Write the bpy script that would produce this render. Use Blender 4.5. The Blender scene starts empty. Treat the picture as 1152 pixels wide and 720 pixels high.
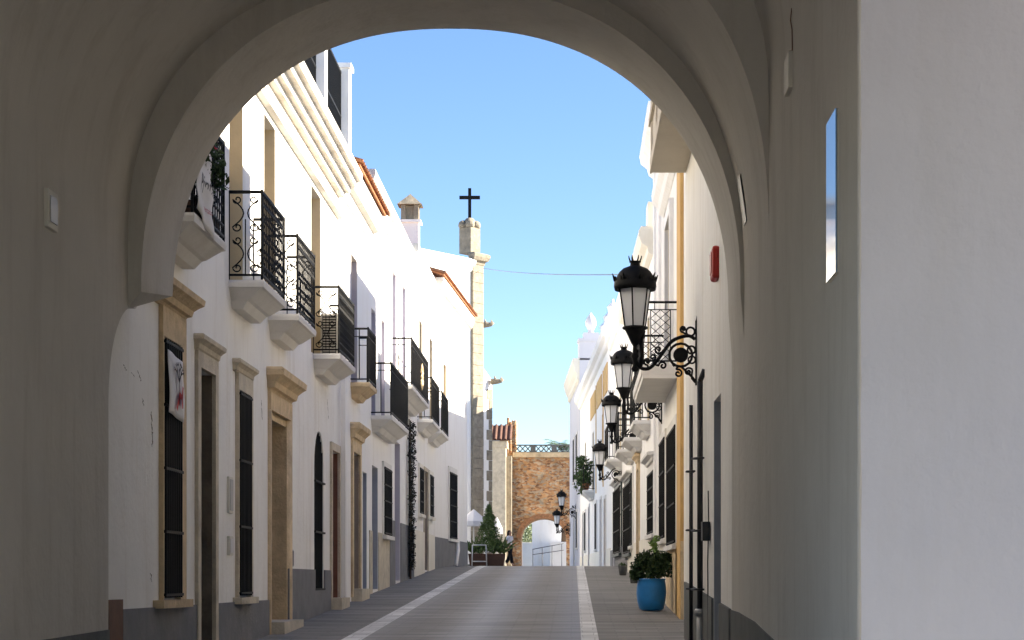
import bpy, math, random
from mathutils import Vector, Matrix
random.seed(11)
S = bpy.context.scene
C = S.collection
PI = math.pi
FPX, VX, VY = 2200.0, 645.0, 653.0      # focal length in photo pixels, vanishing point of the street

# ------------------------------------------------------------------ helpers
class MB:
    def __init__(s): s.v = []; s.f = []; s.sm = []
    def add(s, vs, fs, smooth=False):
        b = len(s.v); s.v += [tuple(p) for p in vs]
        for f in fs: s.f.append(tuple(b + i for i in f)); s.sm.append(smooth)
    def quad(s, a, b, c, d): s.add([a, b, c, d], [(0, 1, 2, 3)])
    def hexa(s, p):        # 8 points: bottom ring 0-3, top ring 4-7
        s.add(p, [(3, 2, 1, 0), (4, 5, 6, 7), (0, 1, 5, 4), (1, 2, 6, 5), (2, 3, 7, 6), (3, 0, 4, 7)])
    def box(s, x0, x1, y0, y1, z0, z1):
        s.hexa([(x0, y0, z0), (x1, y0, z0), (x1, y1, z0), (x0, y1, z0), (x0, y0, z1), (x1, y0, z1), (x1, y1, z1), (x0, y1, z1)])
    def tube(s, pts, r, n=6, closed=False, r1=None):
        pts = [Vector(p) for p in pts]; m = len(pts); rings = []
        prev = None
        for i in range(m):
            if closed: t = pts[(i + 1) % m] - pts[i - 1]
            else: t = pts[min(i + 1, m - 1)] - pts[max(i - 1, 0)]
            if t.length < 1e-9: t = Vector((0, 0, 1))
            t.normalize()
            if prev is None:
                a = Vector((0, 0, 1)) if abs(t.z) < .9 else Vector((1, 0, 0))
                u = t.cross(a).normalized()
            else:
                u = prev - t * prev.dot(t)
                u = u.normalized() if u.length > 1e-6 else t.orthogonal().normalized()
            prev = u; w = t.cross(u)
            rr = r if r1 is None else r + (r1 - r) * i / max(1, m - 1)
            rings.append([pts[i] + (u * math.cos(2 * PI * k / n) + w * math.sin(2 * PI * k / n)) * rr for k in range(n)])
        vs = [p for q in rings for p in q]; fs = []
        for i in range(m if closed else m - 1):
            j = (i + 1) % m
            for k in range(n): fs.append((i * n + k, i * n + (k + 1) % n, j * n + (k + 1) % n, j * n + k))
        if not closed:
            fs.append(tuple(reversed(range(n)))); fs.append(tuple((m - 1) * n + k for k in range(n)))
        s.add(vs, fs, n > 4)
    def lathe(s, prof, c=(0, 0, 0), n=16, rot=0, smooth=True):
        vs = []; fs = []
        for r, z in prof:
            for k in range(n):
                a = rot + 2 * PI * k / n; vs.append((c[0] + r * math.cos(a), c[1] + r * math.sin(a), c[2] + z))
        for i in range(len(prof) - 1):
            for k in range(n): fs.append((i * n + k, i * n + (k + 1) % n, (i + 1) * n + (k + 1) % n, (i + 1) * n + k))
        fs.append(tuple(reversed(range(n)))); fs.append(tuple((len(prof) - 1) * n + k for k in range(n)))
        s.add(vs, fs, smooth)
    def build(s, name, mat, parent=None, bevel=0):
        me = bpy.data.meshes.new(name); me.from_pydata(s.v, [], s.f)
        me.polygons.foreach_set('use_smooth', s.sm); me.materials.append(mat); me.update()
        o = bpy.data.objects.new(name, me); C.objects.link(o)
        if parent is not None: o.parent = parent
        if bevel:
            m = o.modifiers.new('b', 'BEVEL'); m.width = bevel; m.segments = 2; m.limit_method = 'ANGLE'
        return o

class Fr:
    """A facade line: s runs along the street, o out of the wall into the street, z up (eye level = 0)."""
    def __init__(f, ox, oy, ux, uy, side):
        l = math.hypot(ux, uy); f.ox, f.oy, f.ux, f.uy = ox, oy, ux / l, uy / l
        f.nx, f.ny = (f.uy, -f.ux) if side < 0 else (-f.uy, f.ux)
    def p(f, s, o, z): return (f.ox + f.ux * s + f.nx * o, f.oy + f.uy * s + f.ny * o, z)
    def at(f, x, y, off=0.0):
        a = (x - VX) / FPX
        t = (f.ox * f.nx + f.oy * f.ny + off) / (a * f.nx + f.ny)
        return ((a * t - f.ox) * f.ux + (t - f.oy) * f.uy, (VY - y) / FPX * t)
    def s(f, x, off=0.0): return f.at(x, 0, off)[0]
    def box(f, mb, s0, s1, o0, o1, z0, z1):
        mb.hexa([f.p(s0, o0, z0), f.p(s1, o0, z0), f.p(s1, o1, z0), f.p(s0, o1, z0), f.p(s0, o0, z1), f.p(s1, o0, z1), f.p(s1, o1, z1), f.p(s0, o1, z1)])
    def loft(f, mb, s0, s1, lev, k=1.0):
        """moulded block: lev = [(z, projection)], mitred at both ends"""
        n = len(lev); vs = []; fs = []
        for z, o in lev:
            vs += [f.p(s0 - o * k, -.01, z), f.p(s1 + o * k, -.01, z), f.p(s1 + o * k, o, z), f.p(s0 - o * k, o, z)]
        for i in range(n - 1):
            for a in range(4): fs.append((i * 4 + a, i * 4 + (a + 1) % 4, i * 4 + 4 + (a + 1) % 4, i * 4 + 4 + a))
        fs.append((3, 2, 1, 0)); fs.append(tuple((n - 1) * 4 + a for a in range(4)))
        mb.add(vs, fs)

def tag(o, label=None, cat=None, group=None, kind=None):
    if label: o['label'] = label
    if cat: o['category'] = cat
    if group: o['group'] = group
    if kind: o['kind'] = kind
    return o
def thing(name, loc, label, cat, group=None, rz=0):
    o = bpy.data.objects.new(name, None); C.objects.link(o); o.location = loc; o.rotation_euler = (0, 0, rz)
    return tag(o, label, cat, group)
def copy_tree(o, parent=None):
    c = o.copy(); C.objects.link(c)
    if parent is not None: c.parent = parent
    for ch in list(o.children): copy_tree(ch, c)
    return c
def g(Y):                                                   # the street's profile
    if Y < -15: return -1.6 - .0341 * 15
    if Y <= 58: return -1.6 + .0341 * Y
    if Y <= 62:
        t = (Y - 58) / 4; return -1.6 + .0341 * 58 + .0341 * 4 * (t - t * t / 2) + .0073 * 4 * t * t / 2
    z62 = -1.6 + .0341 * 58 + .0341 * 2 + .0073 * 2
    if Y <= 112: return z62 + .0073 * (Y - 62)
    return z62 + .0073 * 50 - .02 * min(Y - 112, 60)

# ------------------------------------------------------------------ materials
def mat(name, base, rough=.8, var=.0, scale=3.0, bump=.0, bscale=25.0, dirt=None, dirt_amt=0.0, spec=.3, metal=0.0, streak=False):
    m = bpy.data.materials.new(name); m.use_nodes = True
    nt = m.node_tree; b = nt.nodes['Principled BSDF']
    b.inputs['Roughness'].default_value = rough; b.inputs['Metallic'].default_value = metal
    b.inputs['Specular IOR Level'].default_value = spec
    b.inputs['Base Color'].default_value = (*base, 1)
    tc = nt.nodes.new('ShaderNodeNewGeometry').outputs['Position']
    col = None
    if var:
        n = nt.nodes.new('ShaderNodeTexNoise'); n.inputs['Scale'].default_value = scale; n.inputs['Detail'].default_value = 6; n.inputs['Roughness'].default_value = .62
        nt.links.new(tc, n.inputs['Vector'])
        r = nt.nodes.new('ShaderNodeMapRange'); r.inputs['From Min'].default_value = .3; r.inputs['From Max'].default_value = .7
        r.inputs['To Min'].default_value = 1 - var; r.inputs['To Max'].default_value = 1 + var * .6
        nt.links.new(n.outputs['Fac'], r.inputs['Value'])
        mx = nt.nodes.new('ShaderNodeMix'); mx.data_type = 'RGBA'; mx.blend_type = 'MULTIPLY'; mx.inputs['Factor'].default_value = 1
        mx.inputs['A'].default_value = (*base, 1); nt.links.new(r.outputs['Result'], mx.inputs['B']); col = mx.outputs['Result']
    if dirt:
        n = nt.nodes.new('ShaderNodeTexNoise'); n.inputs['Scale'].default_value = 1.3; n.inputs['Detail'].default_value = 8; n.inputs['Roughness'].default_value = .7
        mp = nt.nodes.new('ShaderNodeMapping'); mp.inputs['Scale'].default_value = (2.2, 2.2, .35) if streak else (1, 1, 1)
        nt.links.new(tc, mp.inputs['Vector']); nt.links.new(mp.outputs['Vector'], n.inputs['Vector'])
        r = nt.nodes.new('ShaderNodeMapRange'); r.inputs['From Min'].default_value = .5; r.inputs['From Max'].default_value = .78
        r.inputs['To Min'].default_value = 0; r.inputs['To Max'].default_value = dirt_amt
        nt.links.new(n.outputs['Fac'], r.inputs['Value'])
        mx = nt.nodes.new('ShaderNodeMix'); mx.data_type = 'RGBA'; nt.links.new(r.outputs['Result'], mx.inputs['Factor'])
        if col: nt.links.new(col, mx.inputs['A'])
        else: mx.inputs['A'].default_value = (*base, 1)
        mx.inputs['B'].default_value = (*dirt, 1); col = mx.outputs['Result']
    if col: nt.links.new(col, b.inputs['Base Color'])
    if bump:
        n = nt.nodes.new('ShaderNodeTexNoise'); n.inputs['Scale'].default_value = bscale; n.inputs['Detail'].default_value = 5
        nt.links.new(tc, n.inputs['Vector'])
        n2 = nt.nodes.new('ShaderNodeTexNoise'); n2.inputs['Scale'].default_value = bscale * .08; n2.inputs['Detail'].default_value = 3
        nt.links.new(tc, n2.inputs['Vector'])
        ad = nt.nodes.new('ShaderNodeMath'); ad.operation = 'MULTIPLY_ADD'; ad.inputs[1].default_value = 4
        nt.links.new(n2.outputs['Fac'], ad.inputs[0]); nt.links.new(n.outputs['Fac'], ad.inputs[2])
        bp = nt.nodes.new('ShaderNodeBump'); bp.inputs['Strength'].default_value = bump; bp.inputs['Distance'].default_value = .02
        nt.links.new(ad.outputs['Value'], bp.inputs['Height']); nt.links.new(bp.outputs['Normal'], b.inputs['Normal'])
    return m

def paving(name, base, joint, bw, bh, rot=0, var=.35, rough=.75, lanes=False, mortar=.012):
    m = bpy.data.materials.new(name); m.use_nodes = True; nt = m.node_tree; b = nt.nodes['Principled BSDF']
    b.inputs['Roughness'].default_value = rough
    geo = nt.nodes.new('ShaderNodeNewGeometry')
    mp = nt.nodes.new('ShaderNodeMapping'); mp.inputs['Rotation'].default_value = (0, 0, rot)
    nt.links.new(geo.outputs['Position'], mp.inputs['Vector'])
    wob = nt.nodes.new('ShaderNodeTexNoise'); wob.inputs['Scale'].default_value = 1.1
    nt.links.new(geo.outputs['Position'], wob.inputs['Vector'])
    wm = nt.nodes.new('ShaderNodeVectorMath'); wm.operation = 'MULTIPLY_ADD'; wm.inputs[1].default_value = (.06, .06, 0)
    nt.links.new(wob.outputs['Color'], wm.inputs[0]); nt.links.new(mp.outputs['Vector'], wm.inputs[2])
    br = nt.nodes.new('ShaderNodeTexBrick'); br.inputs['Scale'].default_value = 1; br.inputs['Brick Width'].default_value = bw; br.inputs['Row Height'].default_value = bh
    br.inputs['Mortar Size'].default_value = mortar; br.inputs['Bias'].default_value = 0
    br.inputs['Color1'].default_value = (*[c * (1 - var) for c in base], 1); br.inputs['Color2'].default_value = (*[c * (1 + var) for c in base], 1)
    br.inputs['Mortar'].default_value = (*joint, 1)
    nt.links.new(wm.outputs['Vector'], br.inputs['Vector'])
    n = nt.nodes.new('ShaderNodeTexNoise'); n.inputs['Scale'].default_value = 1.0; n.inputs['Detail'].default_value = 8; n.inputs['Roughness'].default_value = .65
    st = nt.nodes.new('ShaderNodeMapping'); st.inputs['Scale'].default_value = (.5, 2.2, 1) ; nt.links.new(geo.outputs['Position'], st.inputs['Vector'])
    nt.links.new(st.outputs['Vector'], n.inputs['Vector'])
    r = nt.nodes.new('ShaderNodeMapRange'); r.inputs['From Min'].default_value = .3; r.inputs['From Max'].default_value = .7; r.inputs['To Min'].default_value = .6; r.inputs['To Max'].default_value = 1.32
    nt.links.new(n.outputs['Fac'], r.inputs['Value'])
    mx = nt.nodes.new('ShaderNodeMix'); mx.data_type = 'RGBA'; mx.blend_type = 'MULTIPLY'; mx.inputs['Factor'].default_value = 1
    nt.links.new(br.outputs['Color'], mx.inputs['A']); nt.links.new(r.outputs['Result'], mx.inputs['B'])
    nt.links.new(mx.outputs['Result'], b.inputs['Base Color'])
    bp = nt.nodes.new('ShaderNodeBump'); bp.inputs['Strength'].default_value = .5; bp.inputs['Distance'].default_value = .01
    sub = nt.nodes.new('ShaderNodeMath'); sub.operation = 'MULTIPLY_ADD'; sub.inputs[1].default_value = -1; nt.links.new(br.outputs['Fac'], sub.inputs[0]); nt.links.new(n.outputs['Fac'], sub.inputs[2])
    nt.links.new(sub.outputs['Value'], bp.inputs['Height']); nt.links.new(bp.outputs['Normal'], b.inputs['Normal'])
    if lanes:       # wheel tracks polished smoother by traffic
        sp = nt.nodes.new('ShaderNodeSeparateXYZ'); nt.links.new(geo.outputs['Position'], sp.inputs['Vector'])
        w = nt.nodes.new('ShaderNodeMath'); w.operation = 'SINE'
        k = nt.nodes.new('ShaderNodeMath'); k.operation = 'MULTIPLY_ADD'; k.inputs[1].default_value = 2 * PI / 1.5; k.inputs[2].default_value = 1.0
        nt.links.new(sp.outputs['X'], k.inputs[0]); nt.links.new(k.outputs['Value'], w.inputs[0])
        rr = nt.nodes.new('ShaderNodeMapRange'); rr.inputs['From Min'].default_value = -1; rr.inputs['From Max'].default_value = 1; rr.inputs['To Min'].default_value = .75; rr.inputs['To Max'].default_value = .52
        nt.links.new(w.outputs['Value'], rr.inputs['Value']); nt.links.new(rr.outputs['Result'], b.inputs['Roughness'])
    return m

def masonry():
    m = bpy.data.materials.new('old_brick_rubble'); m.use_nodes = True; nt = m.node_tree; b = nt.nodes['Principled BSDF']
    b.inputs['Roughness'].default_value = .95
    geo = nt.nodes.new('ShaderNodeNewGeometry')
    mp = nt.nodes.new('ShaderNodeMapping'); mp.inputs['Scale'].default_value = (4.2, 4.2, 8.0); nt.links.new(geo.outputs['Position'], mp.inputs['Vector'])
    v = nt.nodes.new('ShaderNodeTexVoronoi'); v.inputs['Scale'].default_value = 1.5; nt.links.new(mp.outputs['Vector'], v.inputs['Vector'])
    cr = nt.nodes.new('ShaderNodeValToRGB'); e = cr.color_ramp.elements
    e[0].position = 0; e[0].color = (.22, .11, .06, 1); e[1].position = 1; e[1].color = (.56, .43, .28, 1)
    for ps, c in ((.3, (.46, .24, .11, 1)), (.55, (.58, .33, .15, 1)), (.8, (.40, .32, .23, 1))):
        k = e.new(ps); k.color = c
    sc = nt.nodes.new('ShaderNodeSeparateColor'); nt.links.new(v.outputs['Color'], sc.inputs['Color']); nt.links.new(sc.outputs['Red'], cr.inputs['Fac'])
    n = nt.nodes.new('ShaderNodeTexNoise'); n.inputs['Scale'].default_value = .9; n.inputs['Detail'].default_value = 8; n.inputs['Roughness'].default_value = .7
    nt.links.new(geo.outputs['Position'], n.inputs['Vector'])
    r = nt.nodes.new('ShaderNodeMapRange'); r.inputs['From Min'].default_value = .3; r.inputs['From Max'].default_value = .7; r.inputs['To Min'].default_value = .4; r.inputs['To Max'].default_value = 1.3
    nt.links.new(n.outputs['Fac'], r.inputs['Value'])
    mx = nt.nodes.new('ShaderNodeMix'); mx.data_type = 'RGBA'; mx.blend_type = 'MULTIPLY'; mx.inputs['Factor'].default_value = 1
    nt.links.new(cr.outputs['Color'], mx.inputs['A']); nt.links.new(r.outputs['Result'], mx.inputs['B']); nt.links.new(mx.outputs['Result'], b.inputs['Base Color'])
    bp = nt.nodes.new('ShaderNodeBump'); bp.inputs['Strength'].default_value = .8; bp.inputs['Distance'].default_value = .05
    nt.links.new(v.outputs['Distance'], bp.inputs['Height']); nt.links.new(bp.outputs['Normal'], b.inputs['Normal'])
    return m

M = {}
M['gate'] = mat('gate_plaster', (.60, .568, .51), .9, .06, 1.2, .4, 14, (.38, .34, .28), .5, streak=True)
M['white'] = mat('white_limewash', (.86, .838, .79), .9, .04, 1.6, .3, 18, (.66, .61, .52), .8, streak=True)
M['white2'] = mat('clean_limewash', (.87, .85, .815), .9, .03, 1.3, .22, 18, (.70, .66, .58), .65, streak=True)
M['cream'] = mat('cream_limewash', (.80, .76, .66), .9, .05, 1.6, .3, 18, (.62, .55, .42), .5, streak=True)
M['ochre'] = mat('ochre_paint', (.66, .42, .16), .85, .15, 2.5, .2, 20, (.5, .27, .1), .6, streak=True)
M['reveal'] = mat('pale_ochre_paint', (.76, .64, .42), .88, .08, 2.5, .2, 20)
M['slab'] = mat('white_moulding', (.74, .72, .68), .85, .06, 3, .15, 20, (.52, .48, .4), .5)
M['stone'] = mat('ochre_stone', (.66, .51, .32), .9, .2, 5, .5, 30, (.26, .20, .13), .7)
M['stone2'] = mat('pale_stone', (.60, .53, .41), .9, .2, 5, .5, 30, (.24, .2, .15), .7)
M['granite'] = mat('church_granite', (.27, .235, .18), .92, .3, 4, .6, 25, (.17, .14, .1), .7)
M['plinth'] = mat('grey_plinth_paint', (.19, .19, .20), .8, .14, 3, .3, 25, (.32, .3, .28), .5)
M['plinth2'] = mat('dark_plinth_paint', (.13, .135, .13), .8, .14, 3, .3, 25, (.25, .24, .22), .4)
M['iron'] = mat('black_iron', (.008, .008, .008), .6, .2, 20, spec=.15)
M['pipe'] = mat('black_pipe_paint', (.02, .02, .022), .45, spec=.4)
M['dark'] = mat('dark_glass', (.012, .014, .016), .12, spec=.6)
M['darkwood'] = mat('dark_stained_wood', (.085, .068, .05), .8, .5, 4, .3, 40, (.16, .14, .11), .6)
M['brownpaint'] = mat('worn_brown_paint', (.17, .14, .105), .85, .35, 3, .3, 30, (.28, .25, .2), .6)
M['redwood'] = mat('red_brown_door_paint', (.20, .095, .065), .6, .15, 8)
M['greydoor'] = mat('blue_grey_door_paint', (.33, .35, .39), .6, .08, 6)
M['taupe'] = mat('taupe_door_paint', (.30, .25, .21), .65, .12, 6)
M['lav'] = mat('lavender_grey_door_paint', (.45, .43, .48), .7, .06, 5)
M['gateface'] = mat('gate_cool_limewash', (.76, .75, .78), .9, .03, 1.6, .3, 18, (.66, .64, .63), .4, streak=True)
M['darktile'] = mat('weathered_tile', (.13, .068, .048), .9, .4, 7, .4, 20)
M['ringbrick'] = mat('arch_brick', (.36, .18, .09), .95, .45, 9, .6, 20, (.16, .1, .07), .7)
M['moulding'] = mat('shade_toned_moulding', (.72, .68, .61), .9, .12, 3, .2, 20, (.36, .32, .26), .7)  # base darkened to make the shaded relief of the cornices show
M['beige'] = mat('beige_render', (.60, .54, .44), .9, .06, 2, .2, 18, (.5, .44, .35), .5)
M['reflectglass'] = mat('painted_reflection_glass', (.42, .43, .42), .2, .25, 5, spec=.6)  # pale base colour stands in for reflections in the panes
M['vine'] = mat('dry_dark_vine', (.022, .022, .014), .8, .4, 14)
M['green'] = mat('dark_green_shutter_paint', (.03, .045, .04), .5)
M['tile'] = mat('terracotta_tile', (.46, .19, .085), .9, .4, 7, .4, 20, (.22, .14, .1), .6)
M['rust'] = mat('rust_brown_plate', (.17, .085, .05), .7, .2, 6)
M['glass_lamp'] = mat('frosted_lamp_glass', (.78, .79, .80), .35, spec=.5)
M['metal'] = mat('grey_metal', (.42, .42, .42), .5, metal=.4)
M['box'] = mat('cream_plastic', (.66, .63, .55), .6, .05, 8)
M['red'] = mat('red_plastic', (.42, .03, .022), .45, .08, 8)
M['cloth'] = mat('white_cloth', (.72, .70, .68), .95, .06, 6)
M['parasol'] = mat('grey_white_canvas', (.50, .50, .53), .95)
M['ink'] = mat('dark_ink', (.05, .04, .045), .9)
M['inkgrey'] = mat('grey_ink', (.16, .16, .15), .9)
M['inkred'] = mat('red_ink', (.5, .06, .06), .9)
M['leaf'] = mat('leaf_green', (.075, .12, .035), .7, .5, 14)
M['leafdark'] = mat('leaf_dark_green', (.035, .065, .02), .7, .5, 14)
M['leafpale'] = mat('leaf_pale_green', (.20, .24, .12), .7, .4, 10)
M['leaflight'] = mat('leaf_bright_green', (.16, .27, .05), .6, .3, 14)
M['flower'] = mat('red_petals', (.6, .03, .05), .7)
M['blue'] = mat('blue_glazed_pot', (.015, .19, .50), .35, .18, 5, .1, 20, (.015, .1, .28), .6, spec=.5)
M['soil'] = mat('potting_soil', (.04, .03, .02), .95)
M['brownbox'] = mat('brown_planter_wood', (.07, .035, .022), .8, .2, 8)
M['skin'] = mat('skin', (.42, .24, .16), .6)
M['shirt'] = mat('white_cotton', (.78, .76, .78), .9)
M['trouser'] = mat('black_cotton', (.012, .012, .014), .9)
M['hair'] = mat('dark_hair', (.02, .012, .008), .6)
M['bark'] = mat('bark', (.09, .06, .04), .95, .3, 12)
M['plaque'] = mat('glazed_plaque', (.22, .36, .56), .06, spec=.5)
M['bluewall'] = mat('blue_grey_wall_paint', (.52, .57, .64), .8, .06, 3)
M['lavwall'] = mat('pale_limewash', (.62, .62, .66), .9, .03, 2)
M['rubble'] = masonry()
M['road'] = paving('road_setts', (.205, .19, .172), (.165, .153, .139), .55, .14, 0, .13, .7, lanes=True)
M['pave'] = paving('pavement_slabs', (.19, .178, .16), (.155, .147, .134), .6, .3, 0, .08, .8)
M['strip'] = paving('granite_strip', (.58, .57, .55), (.38, .37, .35), .3, .55, 0, .1, .75, mortar=.006)
M['ground'] = mat('plaza_paving', (.30, .295, .285), .9, .2, 2, .3, 20)
M['earth'] = mat('terrain_earth', (.22, .19, .13), .95, .3, .4)

# ------------------------------------------------------------------ ground
def ribbon(name, m, xl, xr, ys, dz, kind='structure', nx=1):
    mb = MB()
    for i in range(len(ys) - 1):
        a, b = ys[i], ys[i + 1]
        x0a, x1a = (xl(a), xr(a)) if callable(xl) else (xl, xr)
        x0b, x1b = (xl(b), xr(b)) if callable(xl) else (xl, xr)
        mb.quad((x0a, a, g(a) + dz), (x1a, a, g(a) + dz), (x1b, b, g(b) + dz), (x0b, b, g(b) + dz))
    o = mb.build(name, m); o['kind'] = kind; return o
YS = [-15, 0, 10, 20, 30, 40, 50, 58, 58.5, 59, 59.5, 60, 60.5, 61, 61.5, 62, 70, 80, 90, 100, 112]
ribbon('terrain', M['earth'], -1500, 1500, [-1500, -15, 0, 20, 40, 58, 59, 60, 61, 62, 80, 112, 172, 3000], -.02)
ribbon('plaza', M['ground'], -30, 30, [62, 70, 80, 90, 100, 112, 130], -.012)
ribbon('square', M['ground'], -60, 60, [-60, -15, 0, 10.2], -.012)
ribbon('pavement', M['pave'], -6, 4, [-15] + YS[1:16], -.008)
ribbon('road', M['road'], -2.75, .12, YS[:16], -.004)
ribbon('kerb_strip', M['strip'], -2.95, -2.69, YS[:16], 0)
ribbon('kerb_strip', M['strip'], .10, .325, YS[:16], 0)
ribbon('sunlit_band', M['strip'], -6, 4, [61.9, 62, 63.4], .002)  # pale band painted in for the sunlit paving just past the crest

# ------------------------------------------------------------------ facade kit
def facade(F, parent, s0, s1, z1, holes, m, name='wall', depth=9, rev=.3, z0=None, top=True):
    """street wall with real openings, plus ends, back and top"""
    mb = MB(); z0 = -3.0 if z0 is None else z0
    ss = sorted({s0, s1, *[h[0] for h in holes], *[h[1] for h in holes]}); zs = sorted({z0, z1, *[h[2] for h in holes], *[h[3] for h in holes]})
    for i in range(len(ss) - 1):
        for j in range(len(zs) - 1):
            cs, cz = (ss[i] + ss[i + 1]) / 2, (zs[j] + zs[j + 1]) / 2
            if any(h[0] < cs < h[1] and h[2] < cz < h[3] for h in holes): continue
            mb.quad(F.p(ss[i], 0, zs[j]), F.p(ss[i + 1], 0, zs[j]), F.p(ss[i + 1], 0, zs[j + 1]), F.p(ss[i], 0, zs[j + 1]))
    for h in holes:
        a, b, c, d = h[:4]; r = -(h[4] if len(h) > 4 else rev)
        for (p, q) in (((a, c), (b, c)), ((b, c), (b, d)), ((b, d), (a, d)), ((a, d), (a, c))):
            mb.quad(F.p(p[0], 0, p[1]), F.p(q[0], 0, q[1]), F.p(q[0], r, q[1]), F.p(p[0], r, p[1]))
        mb.quad(F.p(a, r, c), F.p(b, r, c), F.p(b, r, d), F.p(a, r, d))
    for s in (s0, s1): mb.quad(F.p(s, 0, z0), F.p(s, -depth, z0), F.p(s, -depth, z1), F.p(s, 0, z1))
    mb.quad(F.p(s0, -depth, z0), F.p(s1, -depth, z0), F.p(s1, -depth, z1), F.p(s0, -depth, z1))
    if top: mb.quad(F.p(s0, 0, z1), F.p(s1, 0, z1), F.p(s1, -depth, z1), F.p(s0, -depth, z1))
    return mb.build(name, m, parent)

def plinth(F, parent, segs, z_of, m, o=.025, name='plinth'):
    mb = MB()
    for a, b in segs:
        za, zb = z_of(a), z_of(b)
        mb.hexa([F.p(a, -.02, -3), F.p(b, -.02, -3), F.p(b, o, -3), F.p(a, o, -3), F.p(a, -.02, za), F.p(b, -.02, zb), F.p(b, o, zb), F.p(a, o, za)])
    return mb.build(name, m, parent)

def surround(F, mb, a, b, c, d, w=.16, o=.045, wn=None):
    wn = wn or w
    F.box(mb, a - wn, a, -.02, o, c, d + w); F.box(mb, b, b + w, -.02, o, c, d + w); F.box(mb, a, b, -.02, o, d, d + w)

def grille(F, parent, a, b, c, d, o=.05, step=.105, horiz=4, r=.011, belly=True):
    mb = MB(); n = max(2, int(round((b - a) / step)))
    for i in range(n + 1):
        s = a + .02 + (b - a - .04) * i / n
        F.box(mb, s - r, s + r, o - r, o + r, c + .02, d - .02)
    for i in range(horiz + 1):
        z = c + .05 + (d - c - .1) * i / horiz
        F.box(mb, a - .03, b + .03, o - .012, o + .016, z - .014, z + .014)
    return mb.build('grille', M['iron'], parent)

def pane(F, parent, a, b, c, d, o=-.12, m=None, mull=True):
    mb = MB(); F.box(mb, a + .001, b - .001, o - .02, o, c + .001, d - .001)
    p = mb.build('pane', m or M['dark'], parent)
    if mull:
        mb = MB(); w = .05
        for s in (a, (a + b) / 2 - w / 2, b - w): F.box(mb, s + .002, s + w - .002, o + .002, o + .035, c + .002, d - .002)
        for z in (c, c + (d - c) * .62, d - w): F.box(mb, a + .003, b - .003, o + .003, o + .03, z + .002, z + w - .002)
        mb.build('sash', M['darkwood'], parent)
    return p

def cornice(F, parent, a, b, z0, z1, pmax, m, name='hood', e=.0):
    mb = MB(); h = z1 - z0
    F.loft(mb, a, b, [(z0, .03), (z0 + h * .12, .05), (z0 + h * .16, pmax * .42), (z0 + h * .4, pmax * .5), (z0 + h * .58, pmax * .78), (z0 + h * .66, pmax * .95), (z0 + h * .9, pmax), (z1, pmax * .86)], k=.6)
    return mb.build(name, m, parent)

def window(F, house, a, b, c, d, m_frame=None, w=.14, bars=True, hood=None, sill=True, label=None, m_pane=None, horiz=4, o_bar=.055, step=.105, rev=.16, froj=.045, wn=None):
    mb = MB()
    if m_frame is not None: surround(F, mb, a, b, c, d, w, froj, wn)
    else: F.box(mb, a + .002, b - .002, -rev + .05, -rev + .09, d - .06, d - .002)
    win = mb.build('window', m_frame or M['slab'], house)
    if label: win['label'] = label
    pane(F, win, a, b, c, d, o=-rev, m=m_pane)
    if bars: grille(F, win, a, b, c, d, o=o_bar, horiz=horiz, step=step)
    if sill:
        k = MB(); F.box(k, a - w - .03, b + w + .03, -.02, .11, c - .08, c - .001); k.build('sill', m_frame or M['slab'], win)
    if hood: cornice(F, win, a - w, b + w, d + w + .001, d + w + hood[0], hood[1], hood[2] if len(hood) > 2 else m_frame)
    return win

def door(F, house, a, b, c, d, m_leaf, m_frame=None, w=.14, hood=None, rev=.25, panels=(2, 4), label=None, froj=.04, step=None, m_lin=None):
    mb = MB(); o = -rev + .03
    F.box(mb, a + .002, b - .002, -rev, o, c + .005, d - .002)
    nx_, nz = panels
    for i in range(nx_):
        for j in range(nz):
            x0 = a + (b - a) * (i + .16) / nx_; x1 = a + (b - a) * (i + .84) / nx_; z0 = c + (d - c) * (j + .12) / nz; z1 = c + (d - c) * (j + .88) / nz
            F.box(mb, x0, x1, o - .005, o + .018, z0, z1)
    dr = mb.build('door', m_leaf, house)
    if label: dr['label'] = label
    if rev > .12:
        for (u, v) in ((b - .006, b - .001), (a + .001, a + .006)):
            k = MB(); F.box(k, u, v, o + .001, -.004, c + .006, d - .003); k.build('lining', m_lin or m_leaf, dr)
    h = MB(); F.box(h, b - .12, b - .10, o, o + .05, c + 1.0, c + 1.1); h.build('handle', M['iron'], dr)
    if m_frame is not None:
        k = MB(); surround(F, k, a, b, c, d, w, froj); k.build('door_frame', m_frame, dr)
    if hood: cornice(F, dr, a - w, b + w, d + w + .001, d + w + hood[0], hood[1], hood[2] if len(hood) > 2 else m_frame)
    if step:
        k = MB(); F.box(k, a - .1, b + .1, -.05, .2, c - .6, c + step); k.build('step', M['stone2'], dr)
    return dr

def spiral(cs, cz, r, turns, a0, sgn=1, n=16):
    return [(cs + r * (1 - .85 * i / n) * math.cos(a0 + sgn * turns * 2 * PI * i / n), cz + r * (1 - .85 * i / n) * math.sin(a0 + sgn * turns * 2 * PI * i / n)) for i in range(n + 1)]

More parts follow.
